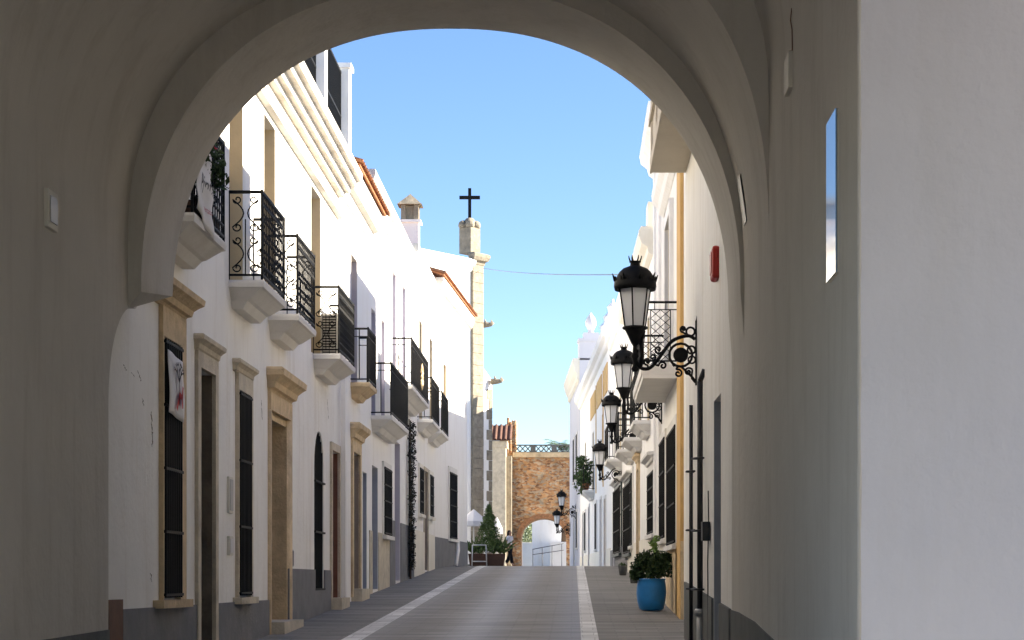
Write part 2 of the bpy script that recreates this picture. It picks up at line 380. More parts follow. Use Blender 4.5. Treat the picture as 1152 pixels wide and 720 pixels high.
def scroll_panel(put, mb, x0, x1, z0, z1, r=.007, tiers=2):
    w = (x1 - x0); h = (z1 - z0) / tiers
    for t in range(tiers):
        zc0 = z0 + h * t
        for side in (0, 1):
            def X(u): return x0 + w * (u * .5 if side == 0 else 1 - u * .5)
            R = min(w * .16, h * .2)
            # an S scroll: curl at the top, sweep across, curl at the bottom
            c1 = (.45, zc0 + h * .84); c2 = (.45, zc0 + h * .16)
            pts = []
            n = 14
            for i in range(n + 1):
                k = 1 - i / n; rr = R * (1 - .8 * k); an = PI * (.0 - 2.2 * k)
                pts.append((c1[0] - rr / (w * .5) * math.cos(an), c1[1] + rr * math.sin(an)))
            for i in range(1, 8):
                k = i / 8; pts.append((c1[0] - R / (w * .5) + (.86 - (c1[0] - R / (w * .5))) * math.sin(k * PI) * (1), c1[1] + (c2[1] - c1[1]) * k))
            for i in range(n + 1):
                k = i / n; rr = R * (1 - .8 * k); an = PI * (.0 - 2.2 * k)
                pts.append((c2[0] - rr / (w * .5) * math.cos(an), c2[1] - rr * math.sin(-an)))
            mb.tube([put(X(u), z) for u, z in pts], r, 5)

def railing(F, parent, s0, s1, p, zf, zt, style='scroll', step=.12, m=None):
    mb = MB(); b = .009; e = .03
    o = p - e
    def bar_s(s, z0, z1, r=b): F.box(mb, s - r, s + r, o - .0065, o + .0065, z0, z1)
    a0, a1 = s0 + e, s1 - e
    for z, t in ((zt - .02, .018), (zf + .06, .012)):
        F.box(mb, a0 - .012, a1 + .012, o - .015, o + .015, z - t, z + t)
        for s in (a0, a1): F.box(mb, s - .012, s + .012, 0, o - .015, z - t, z + t)
    for s in (a0, a1): F.box(mb, s - .013, s + .013, o - .013, o + .013, zf, zt + .01)
    n = max(2, int(round((a1 - a0) / step)))
    for i in range(1, n): bar_s(a0 + (a1 - a0) * i / n, zf + .06, zt - .02)
    if style == 'scroll':
        for z in (zt - .16, zf + .18): F.box(mb, a0, a1, o - .01, o + .01, z - .009, z + .009)
        nn = n
        for i in range(nn):
            c = a0 + (a1 - a0) * (i + .5) / nn; R = (a1 - a0) / nn * .45
            for zc in (zf + .12, zf + .33, zf + .54, zt - .3, zt - .09):
                mb.tube([F.p(c + R * math.cos(2 * PI * k / 8), o, zc + R * math.sin(2 * PI * k / 8)) for k in range(8)], .0065, 4, closed=True)
        for s in (a0, a1):
            scroll_panel(lambda x, z: F.p(s, x, z), mb, .02, o - .015, zf + .07, zt - .03, .009, 2)
            F.box(mb, s - .006, s + .006, o * .5 - .006, o * .5 + .006, zf + .06, zf + .72)
            F.box(mb, s - .005, s + .005, .0, .012, zf, zt)
    elif style == 'plain':
        F.box(mb, a0, a1, o - .009, o + .009, zt - .17, zt - .155)
        for s in (a0, a1):
            F.box(mb, s - .008, s + .008, 0, o, zt - .17, zt - .155)
            k = max(2, int(o / .14))
            for i in range(1, k): F.box(mb, s - b, s + b, o * i / k - b, o * i / k + b, zf + .06, zt - .02)
    elif style == 'lattice':
        for s in (a0, a1):
            lo, hi = zf + .06, zt - .14
            F.box(mb, s - .008, s + .008, 0, o, hi - .008, hi + .008)
            F.box(mb, s - .008, s + .008, o * .2 - .008, o * .2 + .008, lo, hi); F.box(mb, s - .008, s + .008, o * .78 - .008, o * .78 + .008, lo, hi)
            for i in range(1, 3): F.box(mb, s - .006, s + .006, o * i / 3 - .006, o * i / 3 + .006, hi, zt)
            nz = 6
            for j in range(nz):
                za, zb = lo + (hi - lo) * j / nz, lo + (hi - lo) * (j + 1) / nz
                for (u0, u1) in ((.2, .49), (.49, .78)):
                    mb.tube([F.p(s, o * u0, za), F.p(s, o * u1, zb)], .006, 4); mb.tube([F.p(s, o * u1, za), F.p(s, o * u0, zb)], .006, 4)
        nz = 6
        for j in range(1, nz):
            z = zf + (zt - zf) * j / nz; F.box(mb, a0, a1, o - .006, o + .006, z - .006, z + .006)
    return mb.build('railing', m or M['iron'], parent)

def balcony(F, house, s0, s1, p, zf, h=1.06, style='scroll', m=None, label=None, thick=.31, step=.12):
    mb = MB()
    lev = [(zf - thick, p * .30), (zf - thick * .72, p * .46), (zf - thick * .66, p * .56), (zf - thick * .4, p * .80), (zf - thick * .3, p * .9), (zf - thick * .27, p * .98), (zf - .03, p), (zf, p * .985)]
    F.loft(mb, s0 + p * .8, s1 - p * .8, lev, k=.8)
    sl = mb.build('balcony', m or M['slab'], house)
    if label: sl['label'] = label
    railing(F, sl, s0, s1, p, zf, zf + h, style, step)
    return sl

def bal_door(F, house, a, b, c, d, m_leaf=None, rev=.3, w=.0, m_rev=None):
    """tall door behind a balcony: painted reveal, louvred leaves"""
    mb = MB(); o = -rev + .03
    F.box(mb, a + .004, b - .004, -rev + .002, o, c + .003, d - .004)
    n = 16
    for i in range(n):
        z = c + (d - c) * (i + .2) / n; F.box(mb, a + .08, (a + b) / 2 - .05, o - .004, o + .014, z, z + (d - c) / n * .55); F.box(mb, (a + b) / 2 + .05, b - .08, o - .004, o + .014, z, z + (d - c) / n * .55)
    dr = mb.build('balcony_door', m_leaf or M['darkwood'], house)
    k = MB(); t = .004
    F.box(k, b - t, b - .0005, -rev + .032, -.001, c + .006, d - .006); F.box(k, a + .0005, a + t, -rev + .032, -.001, c + .006, d - .006)
    k.build('reveal', m_rev or M['reveal'], dr)
    return dr

def eave_tiles(F, house, s0, s1, zt, over=.3, rise=2.2, run=5.0, m=None, name='roof', step=.24):
    """barrel-tile roof sloping back from the eave"""
    mb = MB(); n = int((s1 - s0) / step); st = (s1 - s0) / n
    mb.hexa([F.p(s0, over - .06, zt - .03), F.p(s1, over - .06, zt - .03), F.p(s1, -run, zt + rise - .03), F.p(s0, -run, zt + rise - .03),
             F.p(s0, over - .06, zt + .01), F.p(s1, over - .06, zt + .01), F.p(s1, -run, zt + rise + .01), F.p(s0, -run, zt + rise + .01)])
    for i in range(n + 1):
        s = s0 + i * st
        r = .085
        ring = []
        for (o, z) in ((over, zt), (-run, zt + rise)):
            ring.append([F.p(s + r * math.cos(PI * k / 6), o, z + .0 + r * math.sin(PI * k / 6)) for k in range(7)])
            ring.append([F.p(s + r * .72 * math.cos(PI * k / 6), o, z + r * .72 * math.sin(PI * k / 6)) for k in range(7)])
        vs = ring[0] + ring[2] + ring[1]
        fs = [(k, k + 1, 7 + k + 1, 7 + k) for k in range(6)] + [(k, k + 1, 14 + k + 1, 14 + k) for k in range(6)]
        mb.add(vs, fs, True)
    return mb.build(name, m or M['tile'], house)

def foliage(mb, c, rad, n, size, seed=0, shell=.35, up=.3):
    rnd = random.Random(seed)
    for _ in range(n):
        while True:
            d = Vector((rnd.uniform(-1, 1), rnd.uniform(-1, 1), rnd.uniform(-1, 1)))
            if shell < d.length < 1: break
        lump = 1 + .22 * math.sin(d.x * 7 + seed) * math.cos(d.y * 6 + d.z * 5)
        p = Vector(c) + Vector((d.x * rad[0], d.y * rad[1], d.z * rad[2])) * lump
        u = Vector((rnd.gauss(0, 1), rnd.gauss(0, 1), rnd.gauss(0, 1) + up)).normalized(); v = u.orthogonal().normalized()
        v = Matrix.Rotation(rnd.uniform(0, 6.28), 3, u) @ v; w = u.cross(v)
        L = size * rnd.uniform(.6, 1.4); W = L * .42
        mb.add([p - v * L, p + w * W + u * L * .1, p + v * L, p - w * W + u * L * .1], [(0, 1, 2, 3)])

# ------------------------------------------------------------------ the vaulted gate the camera looks through
XL, XR, Y0, Y1, Y2, Y3 = -3.78, 1.45, 9.97, 14.5, 16.6, 17.9
CX = (XL + XR) / 2; HW = (XR - XL) / 2
NA = 40
def half(t, a, zs, b, n):        # superellipse quarter, t 0 at springing .. 1 at crown
    th = t * PI / 2
    return a * math.cos(th) ** (2 / n) if t < 1 else 0.0, zs + b * math.sin(th) ** (2 / n)
def prof(kind):
    L, R = [], []
    for i in range(NA + 1):
        t = i / NA
        x, z = half(t, HW, 2.9, 2.3, 2.3); L.append((CX - x, z))
        if kind == 'A': x, z = half(t, HW, 2.5, 2.70, 2.45)
        else: x, z = half(t, HW, 3.4, 1.8, 3.0)
        R.append((CX + x, z))
    return [(XL, -3.0)] + L + R[::-1][1:] + [(XR, -3.0)]
def ring_prof(zs_l, back):
    cx, a, b, n = -1.12, 2.55, 2.6, 2.25
    P = [(XL - .02, zs_l)]
    for i in range(NA + 1):
        t = i / NA; x, z = half(t, a, 2.45, b, n); z = max(z, zs_l + .001 * i); P.append((cx - x, z))
    for i in range(NA - 1, -1, -1):
        t = i / NA; x, z = half(t, a - .01, 2.45, b, n); P.append((cx + x, z))
    P.append((XR + .012, 1.9))
    return P
def loft2(mb, P, ya, Q, yb):
    n = len(P); vs = [(x, ya, z) for x, z in P] + [(x, yb, z) for x, z in Q]
    mb.add(vs, [(i, i + 1, n + i + 1, n + i) for i in range(n - 1)], True)
gate = thing('gatehouse', (0, 0, 0), 'plastered town gatehouse whose vaulted dark passage frames the whole street', 'gatehouse')
A, B = prof('A'), prof('B')
YB, XA = -6.0, 5.6           # the passage goes on behind the viewer; a cross arm opens to the right
mb = MB()
loft2(mb, B, Y0, B, Y1); n = len(A)
loft2(mb, B[1:-1], -2.0, B[1:-1], Y0); loft2(mb, B, YB, B, -2.0)
mb.add([(x, Y1, z) for x, z in B] + [(x, Y1, z) for x, z in A], [(i, i + 1, n + i + 1, n + i) for i in range(n - 1)])
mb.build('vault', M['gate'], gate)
mb = MB(); loft2(mb, A[1:], Y1, A[1:], Y2)
YJ = 15.9
edge = [(YJ, -3), (YJ, 1.45)] + [(YJ + 1.0 * (1 - math.cos(PI / 2 * i / 12)), 1.45 + .9 * math.sin(PI / 2 * i / 12)) for i in range(1, 13)] + [(Y3, 2.9)]
for (ya, za), (yb, zb) in zip(edge, edge[1:]):      # jamb whose street edge is scooped out under the arch
    mb.quad((XL, Y1, za), (XL, ya, za), (XL, yb, zb), (XL, Y1, zb)); mb.quad((XL, ya, za), (XL - .06, ya, za), (XL - .06, yb, zb), (XL, yb, zb))
mb.quad((XR, Y2, -3), (XR, Y3, -3), (XR, Y3, 4), (XR, Y2, 4))
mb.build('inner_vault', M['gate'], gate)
# diaphragm arch at the street end
mb = MB(); Pf, Pb = ring_prof(2.3, False), ring_prof(2.6, True)
loft2(mb, Pf, Y2, Pb, Y3)
def outward(P):                   # outer edge of the arch's front face, tucked behind the vault
    out = []
    for x, z in P: 
        d = Vector((x - CX, (z - 1.2))); d.normalize(); out.append((x + d.x * .9, z + d.y * .9))
    return out
for P, y in ((Pf, Y2), (Pb, Y3)):
    Q = outward(P); n = len(P)
    mb.add([(x, y, z) for x, z in P] + [(x, y, z) for x, z in Q], [(i, i + 1, n + i + 1, n + i) for i in range(n - 1)])
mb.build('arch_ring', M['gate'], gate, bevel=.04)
# outer walls and roof mass
mb = MB()
def big(x, z):
    if z <= 2.3: return (-6.2 if x < CX else 5.6, z)
    a = math.atan2(z - 2.3, (x - CX) / 2); c, s_ = math.cos(a), math.sin(a)
    k = min(5.0 / abs(c) if c < 0 else 6.8 / abs(c) if abs(c) > 1e-6 else 1e9, 6.4 / s_ if s_ > 1e-6 else 1e9)
    return (CX + c * k, 2.3 + s_ * k)
mb.quad((XR, Y0, -3), (XA, Y0, -3), (XA, Y0, 9), (XR, Y0, 9))
mb.quad((XA, Y0, -3), (XA, Y3, -3), (XA, Y3, 8.7), (XA, Y0, 8.7))
mb.quad((XR, -2, -3), (XA, -2, -3), (XA, -2, 8.7), (XR, -2, 8.7)); mb.quad((XA, YB, -3), (XA, -2, -3), (XA, -2, 8.7), (XA, YB, 8.7))
mb.quad((XA, -2, 3.6), (XA, Y0, 3.6), (XA, Y0, 8.7), (XA, -2, 8.7))
mb.quad((XR - .02, -2, 3.6), (XA, -2, 3.6), (XA, Y0, 3.6), (XR - .02, Y0, 3.6))
XW = -6.2
mb.quad((XW, YB, 8.7), (XA, YB, 8.7), (XA, Y3, 8.7), (XW, Y3, 8.7))
mb.quad((XL, Y0, -3), (XW, Y0, -3), (XW, Y0, 8.7), (XL, Y0, 8.7)); mb.quad((XL, -2, -3), (XW, -2, -3), (XW, -2, 8.7), (XL, -2, 8.7))
mb.quad((XW, Y0, -3), (XW, Y3, -3), (XW, Y3, 8.7), (XW, Y0, 8.7)); mb.quad((XW, YB, -3), (XW, -2, -3), (XW, -2, 8.7), (XW, YB, 8.7)); mb.quad((XW, -2, 2.9), (XW, Y0, 2.9), (XW, Y0, 8.7), (XW, -2, 8.7))
mb.quad((XL + .002, -2, 2.9), (XW, -2, 2.9), (XW, Y0, 2.9), (XL + .002, Y0, 2.9))
Q = [big(x, z) for x, z in B]; n = len(B)
mb.add([(x, YB, z) for x, z in B] + [(x, YB, z) for x, z in Q], [(i, i + 1, n + i + 1, n + i) for i in range(n - 1)])
mb.quad((XW, Y3, 5.4), (XA, Y3, 5.4), (XA, Y3, 8.7), (XW, Y3, 8.7))
mb.quad((1.5, Y3, -3), (XA, Y3, -3), (XA, Y3, 5.4), (1.5, Y3, 5.4)); mb.quad((XW, Y3, -3), (-4.3, Y3, -3), (-4.3, Y3, 5.4), (XW, Y3, 5.4))
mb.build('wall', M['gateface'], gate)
mb = MB(); mb.box(12, 16, YB, 9.0, -3, 7.0); mb.build('unseen_sun_block', M['white2'], gate)  # unseen block added to keep direct sun off the cross arm
mb = MB()
mb.hexa([(XL - .01, Y0, -3), (XL + .012, Y0, -3), (XL + .012, YJ - .005, -3), (XL - .01, YJ - .005, -3), (XL - .01, Y0, -.47), (XL + .012, Y0, -.47), (XL + .012, YJ - .005, -.40), (XL - .01, YJ - .005, -.40)])
mb.build('plinth', M['plinth2'], gate)
mb = MB(); q = [(9.98, -.62), (12.0, -.55), (14.1, -.43), (15.6, -.33), (17.1, -.28), (17.9, -.27)]
for (ya, za), (yb, zb) in zip(q, q[1:]):
    mb.hexa([(XR - .012, ya, -3), (XR + .02, ya, -3), (XR + .02, yb, -3), (XR - .012, yb, -3), (XR - .012, ya, za), (XR + .02, ya, za), (XR + .02, yb, zb), (XR - .012, yb, zb)])
mb.build('plinth', M['plinth2'], gate)

mb = MB(); rnd = random.Random(4); pr = []
for i in range(90):
    pr.append((.012 + .0015 * math.sin(i * .7) + rnd.uniform(-.001, .0015), -2.2 + i * .07))
mb.lathe(pr, (XR + .008, Y0 + .008, 0), 12); mb.build('corner_bead', M['gate'], gate)

# things on the passage walls
def wall_box(name, label, cat, F, s0, s1, z0, z1, d, m, m2=None, inset=.02, group=None, bev=.006):
    root = thing(name, F.p((s0 + s1) / 2, 0, z0), label, cat, group)
    inv = Matrix.Translation(-root.location)
    def put(mb, nm, mm, par=root, bev=0):
        mb.v = [tuple(inv @ Vector(v)) for v in mb.v]; return mb.build(nm, mm, par, bev)
    mb = MB(); F.box(mb, s0, s1, -.01, d, z0, z1); put(mb, 'case', m, root, bev)
    if m2 is not None:
        mb = MB(); F.box(mb, s0 + inset, s1 - inset, d + .001, d + .008, z0 + inset, z1 - inset); put(mb, 'cover', m2)
    return root, put
FGL = Fr(XL, 0, 0, 1, -1); FGR = Fr(XR, 0, 0, 1, 1)
s0, zt = FGL.at(49.5, 211); s1, zb = FGL.at(61, 262)
wall_box('meter_box', 'small cream framed box with grey door on left wall of dark passage', 'meter box', FGL, s0, s1, zb, zt, .03, M['box'], M['metal'], .045)
s0, zt = FGR.at(944, 131); s1, zb = FGR.at(933.5, 314)
wall_box('wall_plaque', 'tall glossy plaque reflecting blue sky on right wall of the passage', 'plaque', FGR, s1, s0, 1.68, 2.58, .012, M['box'], M['plaque'], .003)
s0, _ = FGR.at(892, 0); s1, _ = FGR.at(887, 0)
root, put = wall_box('wall_bracket', 'little white plate under a rusty hook high on the right passage wall', 'bracket', FGR, min(s0, s1), max(s0, s1), 3.26, 3.5, .03, M['box'])
mb = MB(); mb.tube([FGR.p(s0, .004, 3.5), FGR.p(s0, .006, 3.64), FGR.p(s0, .016, 3.7), FGR.p(s0, .008, 3.78)], .004, 6); put(mb, 'hook', M['rust'])
s0, _ = FGR.at(842.5, 0); s1, _ = FGR.at(839.5, 0)
mb = MB(); q0, q1 = min(s0, s1), max(s0, s1)
mb.hexa([FGR.p(q0, -.01, 2.97), FGR.p(q1, -.01, 2.97), FGR.p(q1, .022, 2.97), FGR.p(q0, .022, 2.97), FGR.p(q0, .03, 3.36), FGR.p(q1, .03, 3.36), FGR.p(q1, .078, 3.36), FGR.p(q0, .078, 3.36)])
tag(mb.build('slot_cover', M['pipe']), 'thin dark vertical metal strip fixed beside the arch on the right', 'cover')

# ------------------------------------------------------------------ left row of houses
FL = Fr(-4.07, 0, 0, 1, -1)
def rect(F, x0, x1, yt, yb):
    a, zt = F.at(x0, yt); b, _ = F.at(x1, yt)
    zb = F.at(x0, yb)[1] if yb is not None else g((a + b) / 2) + .05
    return (min(a, b), max(a, b), zb, zt)
# house 1 -----------------------------------------------------------
h1 = thing('corner_house', (0, 0, 0), 'nearest white house on left with stone door hoods, scroll balconies and roof terrace', 'house', 'white houses along the street')
W1 = rect(FL, 180, 198.5, 378, 675); D1 = rect(FL, 222.5, 239, 413, None); W2 = rect(FL, 265.5, 278, 438, 672)
D2 = rect(FL, 304, 323, 462, None); W3 = rect(FL, 353.5, 364, 482, 666); D3 = rect(FL, 372, 380, 506, None)
U1 = (19.3, 20.4, 3.55, 5.95); U2 = rect(FL, 258, 273, 112, None); U2 = (U2[0], U2[1], 3.55, 6.1); U3 = rect(FL, 297, 309.5, 125, None); U3 = (U3[0], U3[1], 3.55, 6.15)
U4 = rect(FL, 350, 360.5, 205, None); U4 = (U4[0], U4[1], 3.55, 6.15)
facade(FL, h1, 15.9, 33.9, 7.05, [(*W1, .17), (*D1, .32), (*W2, .17), (D2[0] - .165, D2[1] + .165, D2[2], D2[3], .55), (*W3, .2), (*D3, .16), (*U1, .3), (*U2, .3), (*U3, .3), (*U4, .3)], M['white'])
plinth(FL, h1, [(17.58, W1[0] - .16), (W1[0] - .16, D1[0] - .16), (D1[1] + .16, D2[0] - .2)], lambda s: -.26, M['plinth'])
plinth(FL, h1, [(D2[1] + .05, W3[0] - .02), (W3[1] + .02, D3[0] - .14)], lambda s: .17, M['plinth'])
plinth(FL, h1, [(W3[0] - .02, W3[1] + .02)], lambda s: -.14, M['plinth'])
mb = MB(); FL.box(mb, 17.02, 17.55, -.02, .03, -3, -.17); mb.build('corner_guard', M['rust'], h1)
rnd = random.Random(9)
for (x0, y0, x1, y1) in ((139, 410, 142, 417), (148, 419, 151, 424), (155, 417, 158.5, 429), (160, 448, 162, 457), (170, 463, 171, 487), (171.5, 486, 171, 503), (294, 450, 295, 472), (368, 449, 369.5, 471), (169, 645, 171, 655)):
    pa, pb = FL.at(x0, y0), FL.at(x1, y1); mb = MB(); n = 7; pts = []
    for i in range(n + 1):
        t = i / n; pts.append((pa[0] + (pb[0] - pa[0]) * t + rnd.uniform(-.025, .025), pa[1] + (pb[1] - pa[1]) * t))
    for (u, v) in zip(pts, pts[1:]): w = rnd.uniform(.008, .028); mb.quad(FL.p(u[0] - w, .0015, u[1]), FL.p(u[0] + w, .0015, u[1]), FL.p(v[0] + w * .7, .0015, v[1]), FL.p(v[0] - w * .7, .0015, v[1]))
    mb.build('plaster_crack', M['brownpaint'], h1)
window(FL, h1, *W1, m_frame=M['stone'], w=.3, wn=.06, hood=(.24, .22), label='tall barred window in ochre stone surround under a heavy hood', horiz=4)
door(FL, h1, *D1, M['darkwood'], M['stone2'], w=.17, hood=(.17, .12), rev=.3, panels=(1, 3), m_lin=M['brownpaint'], label='dark brown door in pale stone frame')
window(FL, h1, *W2, m_frame=M['stone2'], w=.2, wn=.06, hood=(.15, .11), label='narrow barred window in pale stone frame', horiz=3)
dd = door(FL, h1, *D2, M['darkwood'], None, rev=.54, m_lin=M['stone'], label='deep doorway with rounded ochre stone jambs', panels=(2, 5))
mb = MB()                       # splayed and rounded stone jambs
for (sa, sg) in ((D2[0], -1), (D2[1], 1)):
    r = .16; cs = []
    for k in range(9):
        a = PI / 2 * k / 8; cs.append((sa + sg * (r - r * math.sin(a)) * 1.0 + sg * .0, .04 - r + r * math.cos(a)))
    cs = [(sa + sg * .22, -.02), (sa + sg * .22, .045)] + [(sa + sg * (.0 + r * (1 - math.sin(PI / 2 * k / 8))), .045 - r * (1 - math.cos(PI / 2 * k / 8))) for k in range(9)] + [(sa - sg * .004, -.5)]
    lo, hi = D2[2] - .3, D2[3] + .0
    vs = [FL.p(s_, o_, lo) for s_, o_ in cs] + [FL.p(s_, o_, hi) for s_, o_ in cs]; n = len(cs)
    mb.add(vs, [(i, i + 1, n + i + 1, n + i) for i in range(n - 1)] + [tuple(range(n, 2 * n))], True)
FL.box(mb, D2[0] - .22, D2[1] + .22, -.02, .045, D2[3], D2[3] + .24)
FL.box(mb, D2[0] + .0, D2[1] - .0, -.5, -.02, D2[3] - .1, D2[3] + .001)
mb.build('door_frame', M['stone'], dd); cornice(FL, dd, D2[0] - .2, D2[1] + .2, D2[3] + .241, D2[3] + .56, .24, M['stone'])
k = MB(); FL.box(k, D2[0] - .18, D2[1] + .12, -.3, .22, -1.6, g(26.8) + .13); k.build('step', M['stone2'], dd)
# arched barred window
win = window(FL, h1, *W3, m_frame=None, bars=False, sill=False, rev=.2, label='narrow round-headed window with iron bars')
mb = MB(); a, b, c, d = W3; rr = (b - a) / 2; n = 12
for i in range(n):
    t0, t1 = PI * i / n, PI * (i + 1) / n
    p0 = (a + rr - rr * math.cos(t0), d - rr + rr * math.sin(t0)); p1 = (a + rr - rr * math.cos(t1), d - rr + rr * math.sin(t1))
    for o in (.001,): mb.quad(FL.p(p0[0], o, p0[1]), FL.p(p1[0], o, p1[1]), FL.p(p1[0], o, d + .002), FL.p(p0[0], o, d + .002))
    mb.quad(FL.p(p0[0], .001, p0[1]), FL.p(p1[0], .001, p1[1]), FL.p(p1[0], -.17, p1[1]), FL.p(p0[0], -.17, p0[1]))
mb.build('arch_head', M['white'], win)
mb = MB()
for i in range(8):
    s = a + (b - a) * (i + .5) / 8; zt = d - rr + math.sqrt(max(0, rr * rr - (s - a - rr) ** 2)) - .02
    FL.box(mb, s - .011, s + .011, -.03, -.008, c + .02, zt)
for z in (c + .04, c + .95, c + 1.75): FL.box(mb, a - .02, b + .02, -.02, .03, z - .015, z + .015)
mb.build('grille', M['iron'], win)
door(FL, h1, *D3, M['redwood'], M['stone2'], w=.13, rev=.14, label='narrow red-brown door', panels=(1, 3), step=.12)
for U in (U1, U2, U3, U4): bal_door(FL, h1, *U)
ZB = 3.55
balcony(FL, h1, 18.85, 20.6, .42, ZB, label='balcony draped with a white banner and flowers')
balcony(FL, h1, 23.08, 24.9, .42, ZB, label='balcony with open scroll side')
balcony(FL, h1, 26.03, 27.8, .42, ZB, label='plain white slab balcony with black rail')
balcony(FL, h1, 30.56, 32.7, .43, ZB, label='balcony holding an air conditioner')
mb = MB()                       # main cornice
FL.loft(mb, 17.95, 33.8, [(6.24, .02), (6.26, .09), (6.34, .09), (6.345, .02), (6.42, .02), (6.425, .06), (6.46, .06), (6.465, .02), (6.62, .02), (6.625, .11), (6.70, .13), (6.705, .20), (6.80, .23), (6.805, .31), (6.90, .33), (6.905, .40), (7.04, .42), (7.08, .40)], k=.3)
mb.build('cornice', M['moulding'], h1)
for s in (18.5, 22.4, 26.4, 30.3, 33.55):
    mb = MB(); FL.box(mb, s - .17, s + .17, -.06, .24, 7.085, 8.75); FL.box(mb, s - .21, s + .21, -.1, .28, 8.751, 8.83); mb.build('terrace_pier', M['white2'], h1)
mb = MB(); xs = [18.5, 22.4, 26.4, 30.3, 33.55]
for u, v in zip(xs, xs[1:]):
    u += .2; v -= .2; n = int((v - u) / .1)
    for i in range(n + 1):
        s = u + (v - u) * i / n; FL.box(mb, s - .009, s + .009, .09, .11, 7.09, 8.7)
    for z in (7.16, 7.9, 8.66): FL.box(mb, u, v, .085, .115, z - .02, z + .02)
mb.build('terrace_railing', M['iron'], h1)
# air conditioner on the fourth balcony
root = thing('air_conditioner', FL.p(31.2, .2, ZB), 'white air conditioning unit standing on a left balcony behind its rail', 'air conditioner')
mb = MB(); mb.box(-.16, .12, -.02, .58, .04, .70); mb.build('case', M['box'], root, bevel=.01)
mb = MB()
for i in range(14): mb.box(-.13, .09, -.032, -.021, .08 + i * .043, .1 + i * .043)
for i in range(3): mb.box(-.13 + i * .105, -.12 + i * .105, -.036, -.033, .07, .67)
mb.build('vent', M['iron'], root)
for y in (.05, .5):
    mb = MB(); mb.box(-.14, .1, y, y + .05, 0, .039); mb.build('foot', M['metal'], root)
# cloth banner and flowers on the first balcony
ox = .42 - .03 + .022
root = thing('balcony_banner', FL.p(18.9, ox, 3.6), 'rumpled white cloth banner with grey lettering tied to the flowered balcony', 'banner')
def cloth(pts_fn, nu, nv, nm, m, par, th=.004):
    mb = MB(); vs = []; fs = []
    for i in range(nu + 1):
        for j in range(nv + 1): vs.append(pts_fn(i / nu, j / nv))
    for i in range(nu):
        for j in range(nv): fs.append((i * (nv + 1) + j, (i + 1) * (nv + 1) + j, (i + 1) * (nv + 1) + j + 1, i * (nv + 1) + j + 1))
    mb.add(vs, fs, True); o = mb.build(nm, m, par); k = o.modifiers.new('t', 'SOLIDIFY'); k.thickness = th; return o
def bn(u, v):
    sag = .03 * math.sin(PI * u) * v + .12 * (1 - v) * math.sin(PI * u * .5)
    return (.015 * math.sin(9 * u + 2 * v) + .012 * math.sin(14 * v) + .02, u * .85, .0 + v * .72 - .10 * u + sag * (-.6))
cloth(bn, 20, 14, 'cloth', M['cloth'], root)
def txt(body, size, mtx, m, par, name='lettering', align='CENTER'):
    cu = bpy.data.curves.new(name, 'FONT'); cu.body = body; cu.size = size; cu.extrude = .001; cu.align_x = align; cu.align_y = 'CENTER'; cu.materials.append(m)
    tmp = bpy.data.objects.new(name, cu); C.objects.link(tmp); dg = bpy.context.evaluated_depsgraph_get()
    me = bpy.data.meshes.new_from_object(tmp.evaluated_get(dg)); bpy.data.objects.remove(tmp)
    me.materials.clear(); me.materials.append(m)
    o = bpy.data.objects.new(name, me); C.objects.link(o); o.parent = par; me.transform(mtx); return o
RZ = Matrix.Rotation(PI / 2, 4, 'Z') @ Matrix.Rotation(PI / 2, 4, 'X')      # text readable from the street (+x), running along +y
def hug(o):
    for v in o.data.vertices:
        u = v.co.y / .85; w_ = min(1, max(0, (v.co.z + .1 * u) / .72)); v.co.x = bn(u, w_)[0] + .007
hug(txt('Pinta', .26, Matrix.Translation((0, .47, .30)) @ RZ, M['inkgrey'], root)); hug(txt('mercado', .09, Matrix.Translation((0, .5, .07)) @ RZ, M['inkred'], root))
root = thing('flower_trough', FL.p(19.3, .30, 3.58), 'trough of trailing plants with a red flower behind the first balcony rail', 'plant')
mb = MB(); mb.box(-.09, .07, -.1, 1.1, 0, .16); mb.build('trough', M['brownbox'], root)
mb = MB()
for i in range(10): foliage(mb, (.06 + .05 * math.sin(i * 2), i * .115, .62 + .14 * math.sin(i * 1.7)), (.12, .15, .17), 60, .045, i)
mb.build('foliage', M['leafdark'], root)
mb = MB()
for (y, z) in ((.5, .86), (.54, .8)): foliage(mb, (.12, y, z), (.03, .035, .03), 14, .022, int(y * 100))
mb.build('blossom', M['flower'], root)
# banner with a bare tree on the first window
a, b, c, d = W1
root = thing('window_banner', FL.p(a, .085, 1.66), 'pale banner printed with a bare tree and red figure on barred window', 'banner')
def bn2(u, v): return (.006 * math.sin(8 * u) + .01 * math.sin(5 * v), .02 + u * (b - a - .1), v * .62 - .05 * u)
cloth(bn2, 10, 10, 'cloth', M['cloth'], root)
mb = MB(); W = b - a
def stroke(mb, y, z, y2, z2, w, w2, x=.026):
    d = Vector((y2 - y, z2 - z)); d = d.normalized() if d.length > 0 else Vector((0, 1)); q = Vector((-d.y, d.x))
    mb.quad((x, y - q.x * w, z - q.y * w), (x, y + q.x * w, z + q.y * w), (x, y2 + q.x * w2, z2 + q.y * w2), (x, y2 - q.x * w2, z2 - q.y * w2))
def br(y, z, ang, L, r, dep):
    y2, z2 = y + math.sin(ang) * L * 1.5, z + math.cos(ang) * L
    stroke(mb, y, z, y2, z2, r, r * .65)
    if dep:
        for k in (-.62, .08, .6): br(y2, z2, ang + k, L * .62, r * .62, dep - 1)
br(W * .48, .16, .03, .17, .03, 3); mb.build('tree_print', M['ink'], root)
mb = MB()
for q in (((.35, .05), (.5, .2)), ((.5, .2), (.68, .19)), ((.68, .19), (.72, .3)), ((.5, .2), (.46, .1)), ((.66, .19), (.7, .08))): stroke(mb, W * q[0][0], q[0][1], W * q[1][0], q[1][1], .035, .025, .028)
mb.build('figure_print', M['inkred'], root)
